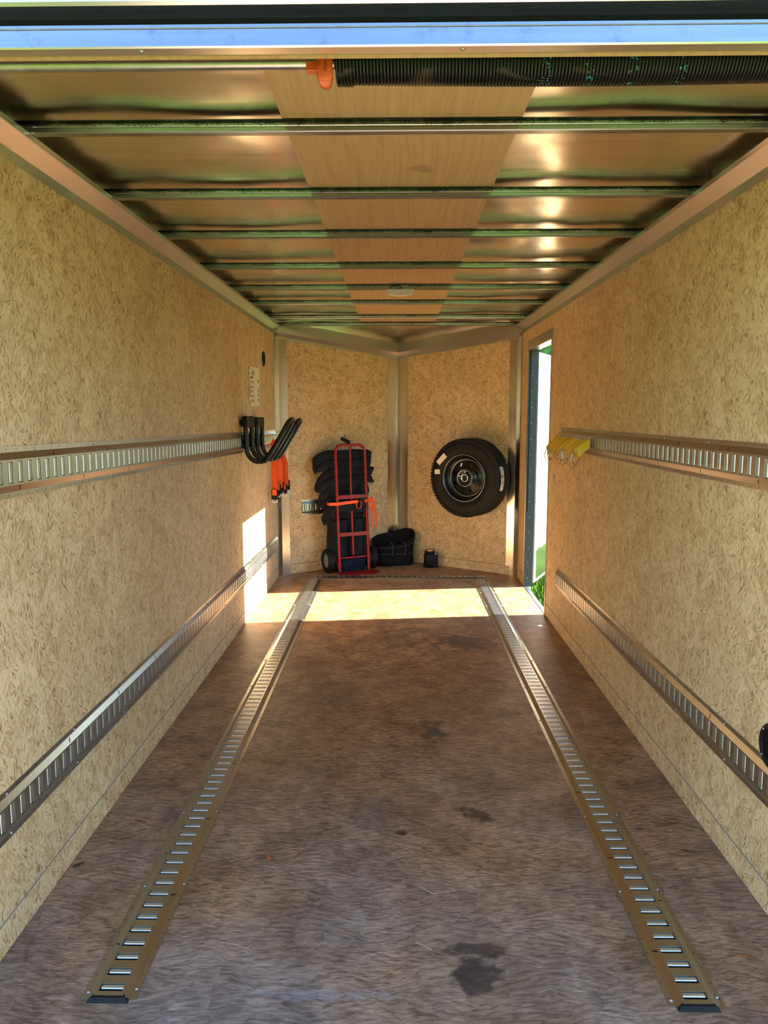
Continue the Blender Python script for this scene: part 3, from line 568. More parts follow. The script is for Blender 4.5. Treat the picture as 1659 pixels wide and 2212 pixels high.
def track(n, M4, label, screws=(), cap=False, sides=1):
    o = thing('tie_down_track', label, 'track', mat=M4)
    link(bpy.data.objects.new('rail', track_mesh(n)), o)
    for i in range(n): link(bpy.data.objects.new('rung', RUNG), o, (0, (i+0.5)*P+0.0050, 0.0115-0.0048))
    for i in screws:
        for s in (-1, 1): put_screw(o, Matrix.Translation((s*0.0555, (i+0.5+(0.12 if s > 0 else -0.1))*P, 0.0025)))
    if cap:
        b = MB(); b.prism([(-0.047,-0.010,0.0),(0.047,-0.010,0.0),(0.047,0.004,0.0),(-0.047,0.004,0.0)], (0,0,0.001))
        b = MB(); b.add([(-0.049,-0.012,0.0),(0.049,-0.012,0.0),(0.049,0.004,0.0),(-0.049,0.004,0.0),(-0.041,-0.006,0.0105),(0.041,-0.006,0.0105),(0.036,0.004,0.0108),(-0.036,0.004,0.0108)], [(0,3,2,1),(4,5,6,7),(0,1,5,4),(1,2,6,5),(2,3,7,6),(3,0,4,7)])
        b.build('end_cap', 'black_plastic', o)
    return o
scr = list(range(0, 120, 8))
track(89, frame((-0.687,1.600,0), (1,0,0), (0,1,0), (0,0,1)), 'long tie-down track set on the floor on the left', [s for s in scr if s < 89], True)
track(89, frame((0.687,1.595,0), (1,0,0), (0,1,0), (0,0,1)), 'long tie-down track set on the floor on the right', [s for s in scr if s < 89], True)
track(29, frame((-0.737,6.215,0), (0,-1,0), (1,0,0), (0,0,1)), 'short tie-down track crossing the floor in front of the hand truck', [1,8,16,24])
def wall_track(n, side, y_end, z_a, ya, z_b, yb, label, off):
    d = Vector((0, yb-ya, z_b-z_a)).normalized(); nrm = Vector((-side, 0, 0)); xx = d.cross(nrm)
    y0 = y_end-n*P*d.y; z0 = z_a+(z_b-z_a)*(y0-ya)/(yb-ya)
    return track(n, frame((side*XW, y0, z0), xx, d, nrm), label, [s+off for s in scr if s+off < n])
T_LU = wall_track(91, -1, 6.195, 1.216, 1.87, 1.186, 4.55, 'upper tie-down track on the left wall behind the black hooks', 1)
T_LL = wall_track(91, -1, 6.195, 0.350, 1.76, 0.303, 6.20, 'lower tie-down track on the left wall near the floor', 4)
T_RU = wall_track(62, 1, 4.684, 1.2165, 2.08, 1.2160, 4.68, 'upper tie-down track on the right wall holding yellow straps', 2)
T_RL = wall_track(62, 1, 4.705, 0.360, 1.97, 0.334, 4.70, 'lower tie-down track on the right wall below the doorway straps', 5)
track(7, frame(WR(0.455,0.0,0.878), (0,0,1), uxR, nR), 'short tie-down track on the right nose wall behind the spare tyre', [0])
track(4, frame(WL(0.222,0.0,0.565), (0,0,-1), uxL, nL), 'short tie-down track on the left nose wall beside the blankets', [0])

# ================================================================== RAMP SPRING OVER THE OPENING
SY, SZ = 1.512, 2.0205
sp = thing('ramp_spring', 'black coil spring assembly of the ramp door under the roof', 'spring', (0, SY, SZ))
b = MB(); path = []; turns = 176; rad = 0.0385
for k in range(turns*14+1):
    t = k/14; a = 2*PI*t; x = -0.128+t*0.0063
    rr = rad+(0.003 if t < 5 else 0)+0.0015*math.sin(x*5); dz = -0.004*(1-((x-0.35)/0.55)**2) if x > -0.2 else 0
    path.append((x, rr*math.cos(a), rr*math.sin(a)+dz))
b.tube(path, 0.0030, 5); b.build('coil', 'spring', sp)
b = MB(); b.tube([(-1.0,-0.002,-0.004),(-0.13,-0.002,-0.004)], 0.0125, 20); b.build('torsion_tube', 'zinc', sp)
b = MB(); b.tube([(-0.13,0,-0.001),(1.0,0,-0.001)], 0.012, 12); b.build('inner_rod', 'spring', sp)
br_ = MB(); 
pts = [(-0.030,0.02),(0.0,0.02),(-0.003,-0.044),(-0.006,-0.050),(-0.027,-0.050),(-0.030,-0.044)]
def bp(x, z, y): return (-0.131+x+0.0, y, z)
b = MB(); b.prism([(-0.160,-0.052,0.045),(-0.132,-0.052,0.045),(-0.1305,-0.052,-0.047),(-0.1325,-0.049,-0.054),(-0.1565,-0.049,-0.054),(-0.1590,-0.052,-0.047)], (0,0.016,0))
bk = b.build('orange_bracket', 'orange_bracket', sp)
b = MB(); b.lathe([(0.0,0.0),(0.0085,0.0),(0.0115,0.002),(0.0115,0.014),(0.0,0.014)], 20, T=lambda v: (-0.1435+v[0], -0.049+v[2], -0.054+v[1])); b.build('bracket_foot', 'orange_bracket', bk)
MB().box((-0.179,-0.045,-0.036),(-0.158,-0.028,-0.0195), bev=0.001).build('bracket_tab', 'orange_bracket', bk)
b = MB(); b.lathe([(0.0,0.0003),(0.0045,0.0003),(0.0045,0)], 16, T=lambda v: (-0.1455+v[0], -0.0521-v[2], 0.0125+v[1])); b.build('bracket_hole', 'dark_orange', bk)
MB().tube([(-0.168,-0.030,0.010),(-0.157,-0.030,0.010)], 0.0058, 6).build('hex_bolt', 'zinc_bright', bk)
text_mesh('warning_text', 'WARNING!', 0.0072, 'ink', bk, frame((-0.1432,-0.0523,-0.022), (0,0,-1), (1,0,0), (0,-1,0)))
text_mesh('contact_text', 'CONTACT A T', 0.0056, 'ink', bk, frame((-0.1555,-0.0523,-0.012), (0,0,-1), (1,0,0), (0,-1,0)))
rg = random.Random(5)
for x0 in (0.256,0.335,0.415,0.505):                                      # worn stencilled marks round the coils
    b = MB()
    for k in range(46):
        a = rg.uniform(0.95, 1.75)*PI; x = x0+rg.choice((0, 0.009))+rg.uniform(-0.003, 0.003)+0.012*(a/PI-1.2); w = rg.uniform(0.0006, 0.0014); h = rg.uniform(0.02, 0.06)
        rr = rad+0.0033; dz = -0.004*(1-((x-0.35)/0.55)**2)
        p = lambda aa, xx: (xx, rr*math.cos(aa), rr*math.sin(aa)+dz)
        b.quad(p(a, x-w), p(a, x+w), p(a+h, x+w), p(a+h, x-w))
    b.build('stencil_mark', 'cyan_ink', sp)

# ================================================================== DOME LIGHT
d = thing('dome_light', 'white dome lamp hanging on a roof bow', 'lamp', (0.010,4.505,2.079))
b = MB(); pr = []
for k in range(9):
    t = -1+2*k/8; pr.append((t*0.074, -0.026-0.010*(1-t*t)))
A = [(x,-0.012,z) for x, z in pr]+[(0.074,-0.012,-0.002),(-0.074,-0.012,-0.002)]
b.prism(A, (0,0.036,0)); b.build('lens', 'white_plastic', d)
MB().box((-0.078,-0.014,-0.006),(0.078,0.027,0.0), bev=0.002).build('lamp_base', 'white_plastic', d)
MB().tube([(-0.055,-0.016,0.002),(-0.060,-0.020,0.012),(-0.045,-0.018,0.020),(-0.020,-0.017,0.018),(0.0,-0.018,0.020),(0.008,-0.016,0.004)], 0.0022, 6).build('wire', 'black_plastic', d)
MB().tube([(-0.022,-0.019,0.008),(0.002,-0.019,0.014)], 0.0045, 8).build('connector', 'grey_plastic', d)

# ================================================================== SPARE TYRE
tc_ = WR(0.400, 0.116, 0.826)
tyre = thing('spare_tyre', 'black spare tyre on a black steel rim hung on the right nose wall', 'tyre', mat=frame(tc_, uxR*-1 if False else -uxR, Z3, nR))
# local x along wall, local y up, local z out of the wall
prof = [(0.190,-0.080),(0.200,-0.092),(0.235,-0.105),(0.285,-0.104),(0.312,-0.094),(0.326,-0.080)]
tread = []
for k in range(5):
    z0 = -0.078+k*0.032; tread += [(0.331,z0),(0.334,z0+0.003),(0.334,z0+0.024),(0.331,z0+0.026),(0.325,z0+0.027),(0.325,z0+0.031)]
prof += tread[:-2]+[(0.326,0.080),(0.322,0.086),(0.315,0.092),(0.3135,0.0905),(0.300,0.098),(0.285,0.1035),(0.280,0.1025),(0.262,0.106),(0.240,0.106),(0.237,0.1045),(0.222,0.103),(0.208,0.097),(0.203,0.094),(0.195,0.086),(0.190,0.080)]
b = MB(); b.lathe(prof, 96); ty = b.build('rubber_tyre', 'rubber', tyre)
b = MB()
for k in range(72):                                                       # shoulder lugs
    a = 2*PI*k/72; T = lambda v, a=a: ((v[0])*math.cos(a)-v[1]*math.sin(a), v[0]*math.sin(a)+v[1]*math.cos(a), v[2])
    b.box((0.318,-0.0085,0.066),(0.3335,0.0085,0.088), T=T); b.box((0.318,-0.0085,-0.088),(0.3335,0.0085,-0.066), T=T)
o = b.build('tread_lugs', 'rubber', ty); o['kind'] = 'stuff'
b = MB(); b.lathe([(0.190,-0.07),(0.205,0.090),(0.207,0.097),(0.203,0.1005),(0.196,0.099),(0.190,0.092),(0.186,0.080),(0.180,0.060),(0.168,0.048),(0.150,0.046)], 72); rim = b.build('rim', 'black_paint', tyre)
# dished disc with vent holes: rings between radii, holes left open
b = MB(); nh = 8; seg = 72; rings = [(0.150,0.046),(0.140,0.052),(0.126,0.058),(0.105,0.064),(0.092,0.070),(0.080,0.078),(0.070,0.083),(0.060,0.082),(0.050,0.078),(0.036,0.074)]
for i in range(len(rings)-1):
    (r0, h0), (r1, h1) = rings[i], rings[i+1]
    for j in range(seg):
        if i in (2,) and (j % (seg//nh)) in (3,4,5): continue
        a0, a1 = 2*PI*j/seg, 2*PI*(j+1)/seg
        b.add([(r0*math.cos(a0),r0*math.sin(a0),h0),(r0*math.cos(a1),r0*math.sin(a1),h0),(r1*math.cos(a1),r1*math.sin(a1),h1),(r1*math.cos(a0),r1*math.sin(a0),h1)], ((0,1,2,3),), 0, True)
b.build('wheel_disc', 'black_paint', rim)
def ring_line(r, h, w, name, mt):
    b = MB(); b.tube([(r*math.cos(2*PI*k/72), r*math.sin(2*PI*k/72), h) for k in range(72)], w, 6, closed=True); return b.build(name, mt, rim)
ring_line(0.1975, 0.1005, 0.0016, 'rim_edge', 'silver_line'); ring_line(0.157, 0.0480, 0.0014, 'well_edge', 'silver_line'); ring_line(0.0705, 0.0838, 0.0018, 'hub_edge', 'silver_line')
b = MB(); b.lathe([(0.036,0.074),(0.035,0.06),(0.035,0.02)], 32); b.build('centre_bore', 'silver_line', rim)
b = MB(); b.lathe([(0.0,0.022),(0.0345,0.022)], 24); b.build('bore_back', 'osb_nose_r', rim)
for k in range(5):
    a = 2*PI*k/5+0.3; c, s_ = 0.053*math.cos(a), 0.053*math.sin(a)
    b = MB(); b.lathe([(0.0115,0.078),(0.0115,0.083),(0.0085,0.086),(0.0085,0.094),(0.0,0.094)], 10, T=lambda v: (v[0]+c, v[1]+s_, v[2])); b.build('lug_seat', 'chrome' if k in (1,2) else 'black_paint', rim)
b = MB(); b.lathe([(0.030,0.080),(0.0345,0.088),(0.030,0.090),(0.026,0.080)], 24); b.build('hub_ring', 'chrome', rim)
def sticker_on_tyre(a, r, w, h, rot, name, mt, zz):
    b = MB(); n = 5; vs_ = []
    for i in range(n+1):
        for j in range(2):
            u = (i/n-0.5)*w; v = (j-0.5)*h; x = u*math.cos(rot)-v*math.sin(rot); y = u*math.sin(rot)+v*math.cos(rot)
            vs_.append((r*math.cos(a)+x, r*math.sin(a)+y, zz))
    b.add(vs_, [(i*2, (i+1)*2, (i+1)*2+1, i*2+1) for i in range(n)]); return b.build(name, mt, ty)
# the camera sees local +x to its left
s1 = sticker_on_tyre(PI*0.80, 0.262, 0.105, 0.045, -PI*0.80+PI/2+PI*0.55, 'size_sticker', 'paper', 0.1075)
s2 = sticker_on_tyre(PI*0.945, 0.258, 0.052, 0.040, 0.08, 'small_sticker', 'paper', 0.1075)
# long sticker across the tread, on the side away from the middle
b = MB(); n = 8; vs_ = []
for i in range(n+1):
    a = -0.28+0.60*i/n
    for z in (0.012,0.070): vs_.append((0.3352*math.cos(a), 0.3352*math.sin(a), z))
b.add(vs_, [(i*2, (i+1)*2, (i+1)*2+1, i*2+1) for i in range(n)], 0, True); b.build('tread_sticker', 'white_tag', ty)
b = MB()
for i, (a, w) in enumerate([(0.27,0.03),(0.23,0.04),(0.10,0.05),(0.075,0.05),(0.05,0.05),(-0.05,0.03),(-0.09,0.045),(-0.13,0.03),(-0.2,0.02)]):
    vs_ = [(0.3356*math.cos(q), 0.3356*math.sin(q), z) for q in (a, a+0.012) for z in (0.02, 0.02+w)]; b.add(vs_, ((0,1,3,2),))
b.build('sticker_print', 'ink', ty)
sticker_on_tyre(PI*0.62, 0.118, 0.030, 0.012, PI/2-0.25, 'rim_label', 'white_tag', 0.0635)
MB().tube([(0,0,-0.113),(0,0,0.03)], 0.03, 12).build('wall_mount', 'black_paint', tyre)

# ================================================================== HAND TRUCK WITH BLANKETS
AT = math.radians(27); U = Vector((math.cos(AT), math.sin(AT), 0)); B_ = Vector((-math.sin(AT), math.cos(AT), 0)); TM = Vector((-0.372,6.415,0))
def TW(u, bk_, z): return TM+U*u+B_*bk_+Z3*z
LEAN = 0.085
def TL(u, d, z): return TW(u, d+LEAN*z/1.1, z)          # a point on the leaning frame
truck = thing('hand_truck', 'red steel hand truck leaning on a pile of dark blankets', 'hand truck', mat=frame(TM, U, B_, Z3))
inv = truck.matrix_world.inverted()
def LOC(pts): return [inv @ p for p in pts]
hw = 0.137; rt_ = 0.0125
def arc(c, r, a0, a1, n, f): return [f(c[0]+r*math.cos(a0+(a1-a0)*k/n), c[1]+r*math.sin(a0+(a1-a0)*k/n)) for k in range(n+1)]
fr = lambda u, z: TL(u, 0, z)
zt = 1.10; rc = 0.06
main = [fr(-hw,0.02), fr(-hw,0.5)]+arc((-hw+rc,zt-rc), rc, PI, PI/2, 6, fr)+arc((hw-rc,zt-rc), rc, PI/2, 0, 6, fr)+[fr(hw,0.5), fr(hw,0.02)]
MB().tube(LOC(main), rt_, 10).build('main_frame', 'red', truck)
MB().tube(LOC([fr(0.0,zt-0.005), TL(0.0,0.012,0.85), TL(0.0,0.012,0.15)]), 0.0095, 8).build('centre_bar', 'red', truck)
for z in (0.655,0.335):
    b = MB(); v = [TL(-hw,-0.012,z-0.014), TL(hw,-0.012,z-0.014), TL(hw,-0.012,z+0.018), TL(-hw,-0.012,z+0.018)]
    pts = LOC(v); n_ = Vector((0,0.006,0)); b.prism(pts, n_); b.build('cross_bar', 'red', truck)
MB().tube(LOC([TL(-hw,0.02,0.13), TL(hw,0.02,0.13)]), 0.008, 8).build('axle_bar', 'red', truck)
for s in (-1, 1):
    MB().tube(LOC([TL(s*hw,0.004,0.60), TW(s*(hw+0.012),0.105,0.52), TW(s*(hw+0.030),0.115,0.16)]), 0.0105, 8).build('rear_stay', 'red', truck)
    MB().tube(LOC([TW(s*(hw+0.028),0.115,0.20), TL(s*hw,0.0,0.03)]), 0.009, 8).build('wheel_stay', 'red', truck)
b = MB(); b.prism(LOC([TW(-0.150,-0.085,0.004), TW(0.140,-0.145,0.004), TW(0.215,-0.06,0.004), TW(0.150,0.018,0.004), TW(-0.150,0.018,0.004)]), (0,0,0.006)); b.build('toe_plate', 'red', truck)
MB().tube(LOC([fr(0.0,zt), TL(-0.012,-0.005,zt+0.018), TL(-0.03,-0.02,zt+0.030)]), 0.010, 8).build('handle_stem', 'red', truck)
MB().tube(LOC([TL(-0.008,-0.006,zt+0.022), TL(-0.085,-0.025,zt+0.056)]), [0.0165,0.0165], 10).build('grip', 'black_plastic', truck)
for s in (-1, 1):
    c = TW(s*0.205, 0.10, 0.105); ax = U
    def T(v, c=c): return inv @ (c+B_*v[0]+Z3*v[1]+U*v[2])
    b = MB(); b.lathe([(0.058,-0.020),(0.075,-0.028),(0.095,-0.027),(0.1035,-0.018),(0.1035,-0.010),(0.101,-0.008),(0.1035,-0.006),(0.1035,0.006),(0.101,0.008),(0.1035,0.010),(0.1035,0.018),(0.095,0.027),(0.075,0.028),(0.058,0.020)], 40, T=T); wt = b.build('wheel', 'rubber', truck)
    b = MB(); b.lathe([(0.0,-0.020),(0.018,-0.020),(0.022,-0.012),(0.048,-0.010),(0.060,-0.020),(0.060,0.020),(0.048,0.010),(0.022,0.012),(0.018,0.020),(0.0,0.020)], 28, T=T); b.build('wheel_hub', 'grey_plastic', wt)
    b = MB(); b.lathe([(0.0,-0.024),(0.008,-0.024),(0.008,0.024),(0.0,0.024)], 10, T=T); b.build('axle_nut', 'red', wt)
    b = MB()
    for k in range(5):
        a = 2*PI*k/5+0.2; p0 = (0.02*math.cos(a), 0.02*math.sin(a)); p1 = (0.055*math.cos(a), 0.055*math.sin(a))
        b.tube([T((p0[0],p0[1],-0.014)), T((p1[0],p1[1],-0.016))], 0.005, 6)
    b.build('hub_rib', 'grey_plastic', wt)

def nz(p, s, seed): return noise.noise(Vector((p[0]*s+seed, p[1]*s+seed*1.7, p[2]*s-seed)))
def uvmesh(name, verts, faces, uvs, mat):
    me = bpy.data.meshes.new(name); me.from_pydata(verts, [], faces); me.materials.append(M[mat])
    l = me.uv_layers.new(name='uv')
    for poly in me.polygons:
        poly.use_smooth = True
        for li in poly.loop_indices: l.data[li].uv = uvs[me.loops[li].vertex_index]
    me.update(); return me
def folded_blanket(label, u0, u1, d0, d1, z0, layers, th, seed, mat='blanket', droop=0.0, tilt=0.0, shift=0.0):
    """one blanket folded back and forth; its folds face the truck frame"""
    path = []; r = th*0.5
    for k in range(layers):
        z = z0+th*(k+0.5); j0 = 0.012*noise.noise(Vector((seed, k*1.3, 0)))*2; j1 = 0.012*noise.noise(Vector((seed+5, k*1.3, 0)))
        a, c = (d0+j0+r, d1-r+j1) if k % 2 == 0 else (d1-r+j1, d0+j0+r)
        n = 9
        for i in range(n): path.append((a+(c-a)*i/(n-1), z))
        if k < layers-1:
            cz = z+r; sg = 1 if c > a else -1
            for i in range(1, 6): path.append((c+sg*r*math.sin(PI*i/6), cz-r*math.cos(PI*i/6)))
    hh = th*0.47; nu = 22; prof = []
    for i, (d, z) in enumerate(path):
        a = path[max(0, i-1)]; c = path[min(len(path)-1, i+1)]; t = Vector((c[0]-a[0], c[1]-a[1])).normalized(); prof.append((d, z, -t.y, t.x))
    outl = [(d+nx_*hh, z+nz_*hh) for d, z, nx_, nz_ in prof]+[(d-nx_*hh, z-nz_*hh) for d, z, nx_, nz_ in prof[::-1]]
    ln = [0.0]
    for i in range(1, len(outl)): ln.append(ln[-1]+math.hypot(outl[i][0]-outl[i-1][0], outl[i][1]-outl[i-1][1]))
    verts = []; uvs = []; m = len(outl)
    for iu in range(nu+1):
        f = iu/nu; u = u0+(u1-u0)*f; e = abs(2*f-1)
        for k, (d, z) in enumerate(outl):
            p = (u, d, z); q = 1-0.10*max(0, e-0.85)/0.15
            zz = z0+(z-z0)*q+tilt*(f-0.5)-droop*max(0, 0.35-f)**2*8
            uu = u+0.020*nz((0, d*0.6, z*1.3), 9, seed+3)*(2 if e > 0.8 else 1)
            verts.append((uu+shift*(z-z0), d+0.016*nz(p, 6, seed)+0.007*nz(p, 17, seed+1), max(zz+0.014*nz(p, 5, seed+7)+0.005*nz(p, 19, seed), z0+0.001 if z0 < 0.05 else -1))); uvs.append((u, ln[k]))
    faces = [(iu*m+k, iu*m+(k+1) % m, (iu+1)*m+(k+1) % m, (iu+1)*m+k) for iu in range(nu) for k in range(m)]
    np_ = len(prof)
    for base in (0, nu*m):
        for k in range(np_-1): faces.append((base+k, base+k+1, base+m-2-k, base+m-1-k) if base else (base+k+1, base+k, base+m-1-k, base+m-2-k))
    o = link(bpy.data.objects.new('moving_blanket', uvmesh('moving_blanket', verts, faces, uvs, mat))); o.matrix_world = truck.matrix_world.copy()
    return tag(o, label, 'blanket', 'moving blankets behind the hand truck')
def rolled_blanket(label, u, d, z0, z1, r, seed, mat='blanket', lean=(0, 0)):
    """one blanket rolled up and stood on end"""
    verts = []; uvs = []; n = 72; nv = 16; turns = 3.2
    sp_ = [((r-0.016*(turns*2*PI-a)/(2*PI)*1.05), a) for a in [turns*2*PI*k/n for k in range(n+1)]]
    sp_ = [(max(0.008, q), a) for q, a in sp_]
    for iv in range(nv+1):
        f = iv/nv; z = z0+(z1-z0)*f
        for q, a in sp_:
            p = (q*math.cos(a), q*math.sin(a), z); k = 1+0.16*nz((p[0]*2, p[1]*2, z), 5, seed)+0.05*nz(p, 20, seed)
            verts.append((u+p[0]*k*1.12+lean[0]*f, d+p[1]*k*0.85+lean[1]*f, z+0.010*nz((p[0]*3, p[1]*3, 0), 6, seed)*f)); uvs.append((z, q*a if q > 0 else 0))
    m = n+1; faces = [(i*m+k, i*m+k+1, (i+1)*m+k+1, (i+1)*m+k) for i in range(nv) for k in range(n)]
    o = link(bpy.data.objects.new('moving_blanket', uvmesh('moving_blanket', verts, faces, uvs, mat))); o.matrix_world = truck.matrix_world.copy()
    s = o.modifiers.new('thick', 'SOLIDIFY'); s.thickness = 0.010; s.offset = -1
    return tag(o, label, 'blanket', 'moving blankets behind the hand truck')
folded_blanket('navy blanket folded flat on the floor under the other blankets', -0.13, 0.135, 0.045, 0.205, 0.002, 3, 0.040, 2, 'blanket_navy')
rolled_blanket('upright rolled blanket at the right under the stack on the hand truck', 0.078, 0.130, 0.125, 0.455, 0.092, 4)
rolled_blanket('upright rolled blanket at the left under the stack on the hand truck', -0.108, 0.140, 0.125, 0.455, 0.096, 9)
folded_blanket('fourth folded blanket from the top of the pile on the hand truck', -0.215, 0.150, 0.072, 0.212, 0.465, 3, 0.054, 11, droop=0.06)
folded_blanket('third folded blanket from the top of the pile on the hand truck', -0.240, 0.185, 0.076, 0.209, 0.622, 2, 0.072, 17, droop=0.05, tilt=0.02)
folded_blanket('second folded blanket from the top of the pile on the hand truck', -0.270, 0.235, 0.080, 0.205, 0.760, 2, 0.074, 23, droop=0.055, tilt=0.02)
folded_blanket('topmost folded blanket of the pile, wider than the hand truck', -0.295, 0.222, 0.084, 0.200, 0.900, 2, 0.080, 31, droop=0.05)

def ribbon(path, wv, th=0.002):                          # flat strap along a path; wv = width vector (or one per point)
    b = MB(); P_ = [Vector(p) for p in path]; k = len(P_); vs_ = []
    for i in range(k):
        w = Vector(wv[i] if isinstance(wv, list) else wv); t = (P_[min(k-1, i+1)]-P_[max(0, i-1)]).normalized(); n_ = t.cross(w).normalized()*th*0.5
        vs_ += [P_[i]-w*0.5-n_, P_[i]+w*0.5-n_, P_[i]+w*0.5+n_, P_[i]-w*0.5+n_]
    fs = [(i*4+j, i*4+(j+1) % 4, (i+1)*4+(j+1) % 4, (i+1)*4+j) for i in range(k-1) for j in range(4)]+[(3,2,1,0), ((k-1)*4,(k-1)*4+1,(k-1)*4+2,(k-1)*4+3)]
    b.add(vs_, fs); return b
st = thing('ratchet_strap', 'bright orange strap tied round the hand truck and blankets', 'strap', mat=truck.matrix_world.copy())
zb = 0.606; ld = lambda z: LEAN*z/1.1
f0 = ld(zb)-0.020
wv = (0, 0, 0.026)
ribbon([(-0.205,0.20,zb-0.005),(-0.205,0.06,zb-0.006),(-0.150,f0,zb-0.004),(-0.05,f0-0.004,zb+0.004),(0.045,f0-0.004,zb+0.010)], wv, 0.003).build('band', 'orange_web', st)
ribbon([(0.105,f0-0.004,zb+0.012),(0.150,f0,zb+0.016),(0.185,0.09,zb+0.012),(0.185,0.20,zb+0.01)], wv, 0.003).build('band', 'orange_web', st)
MB().box((0.060,f0-0.018,zb-0.016),(0.105,f0-0.002,zb+0.040), bev=0.003).build('buckle', 'black_plastic', st)
lp = []
for k in range(15): a = PI*0.1+2*PI*0.92*k/14; lp.append((0.048+0.022*math.sin(a), f0-0.016, zb-0.018+0.034*math.cos(a)))
ribbon(lp, (0.006,0.026,0.0), 0.003).build('short_loop', 'orange_web', st)
for (x0, pts) in (('knot', [(0.125,f0-0.010,zb+0.005),(0.140,f0-0.034,zb+0.035),(0.155,f0-0.030,zb+0.050),(0.165,f0-0.012,zb+0.030),(0.150,f0-0.030,zb-0.01),(0.160,f0-0.034,zb-0.055)]),
                 ('knot', [(0.130,f0-0.014,zb+0.025),(0.165,f0-0.038,zb+0.028),(0.180,f0-0.038,zb-0.005),(0.168,f0-0.036,zb-0.045),(0.150,f0-0.036,zb-0.065)])):
    ribbon(pts, (0.020,0.004,0.012), 0.003).build(x0, 'orange_web', st)
ll = [(0.168,f0-0.040,zb-0.03),(0.172,f0-0.042,zb-0.09),(0.158,f0-0.042,zb-0.16),(0.160,f0-0.044,zb-0.20),(0.178,f0-0.046,zb-0.217),(0.196,f0-0.046,zb-0.205),(0.203,f0-0.046,zb-0.16),(0.196,f0-0.046,zb-0.09),(0.185,f0-0.044,zb-0.03),(0.170,f0-0.042,zb+0.01)]
ribbon(ll, [(0.018,0.012,0.004)]*10, 0.003).build('long_loop', 'orange_web', st)

# ================================================================== DUFFEL BAG
AB = math.radians(14); bu = Vector((math.cos(AB), math.sin(AB), 0)); bd = Vector((-math.sin(AB), math.cos(AB), 0))
bag = thing('duffel_bag', 'open black nylon duffel bag slumped on the floor', 'bag', mat=frame((-0.035,6.785,0.0), bu, bd, Z3))
b = MB(); n = 48; rows = []
def sq(a, hx, hy, p=3.5):
    c, s_ = math.cos(a), math.sin(a); k = (abs(c)**p+abs(s_)**p)**(-1/p); return c*k*hx, s_*k*hy
prof = [(0.92,0.90,0.0),(1.0,1.0,0.015),(1.0,1.0,0.06),(0.985,0.97,0.11),(1.0,1.0,0.16),(1.05,1.02,0.205),(1.09,1.05,0.235),(1.085,1.04,0.247),(1.04,0.95,0.243),(0.97,0.88,0.205),(0.90,0.80,0.13),(0.86,0.75,0.05)]
for (kx, ky, z) in prof:
    row = []
    for j in range(n):
        a = 2*PI*j/n; x, y = sq(a, 0.178*kx, 0.095*ky); rim_ = max(0.0, (z-0.14)/0.1)
        zz = z+rim_*(0.035*(x/0.18)+0.042*(y/0.1)*(1 if y > 0 else 0.9)-0.010*math.cos(x*16)*(1 if y < 0 else 0.3))
        w = 0.012*nz((x*1.5, y*1.5, z), 9, 4)*(0.2+min(1, z/0.1)); row.append((x*(1+w*3), y*(1+w*4)+w*0.6, max(zz, 0.0)+0.004*nz((x, y, z), 20, 2)*min(1, z*10)))
    rows.append(row)
b.add([v for r_ in rows for v in r_], [(i*n+j, i*n+(j+1) % n, (i+1)*n+(j+1) % n, (i+1)*n+j) for i in range(len(rows)-1) for j in range(n)], 0, True)
b.add(rows[0], (tuple(range(n))[::-1],)); b.add(rows[-1], (tuple(range(n)),)); b.build('bag_body', 'bag', bag)
def bagrow(z): 
    for i in range(len(prof)-1):
        if prof[i][2] <= z <= prof[i+1][2]:
            t = (z-prof[i][2])/(prof[i+1][2]-prof[i][2]); return [Vector(p).lerp(Vector(q), t) for p, q in zip(rows[i], rows[i+1])]
for z in (0.112, 0.200):
    r_ = bagrow(z); pts = [r_[j % n]+Vector((0,-0.002,0)) for j in range(27, 46)]
    MB().tube(pts, 0.0017, 5).build('piping', 'piping', bag)
for x in (-0.03, 0.085):
    pts = [(x-0.004,-0.108,0.095),(x-0.006,-0.112,0.14),(x-0.004,-0.113,0.185),(x-0.015,-0.108,0.213),(x-0.028,-0.088,0.222)]
    MB().tube(pts, 0.0020, 5).build('handle_piping', 'piping', bag)
    ribbon([(p[0]+0.014, p[1]+0.001, p[2]) for p in pts], (0.020,0,0), 0.004).build('handle', 'bag', bag)

# ================================================================== BLACK CANISTER WITH COPPER LID
can = thing('canister', 'squat black canister with a copper coloured lid on the floor', 'canister', (0.288,6.672,0.0))
b = MB(); b.lathe([(0.0,0.0),(0.050,0.0),(0.0515,0.002),(0.0515,0.114),(0.049,0.118),(0.040,0.119),(0.040,0.124)], 36); b.build('body', 'black_plastic', can)
b = MB(); b.lathe([(0.038,0.119),(0.041,0.121),(0.041,0.147),(0.039,0.150)], 36); b.build('collar', 'black_plastic', can)
b = MB(); b.lathe([(0.037,0.146),(0.037,0.156),(0.034,0.160),(0.0,0.161)], 32); b.build('lid', 'copper', can)
b = MB(); pl_ = [(0.010,-0.045),(0.058,-0.038),(0.068,-0.030),(0.072,-0.01),(0.072,0.02),(0.06,0.04),(0.01,0.045)]
b.prism([(x,y,0.016) for x, y in pl_], (0,0,0.104)); b.build('side_pod', 'black_plastic', can)
MB().box((0.03,-0.030,0.0),(0.072,0.03,0.016), bev=0.002).build('foot', 'black_plastic', can)
MB().box((-0.058,-0.020,0.0),(-0.035,0.02,0.038), bev=0.003).build('foot', 'black_plastic', can)
MB().box((-0.048,-0.014,0.115),(-0.037,0.014,0.150), bev=0.002).build('clip', 'black_plastic', can)
MB().box((0.045,-0.022,0.120),(0.064,-0.006,0.122)).build('badge', 'white_tag', can)

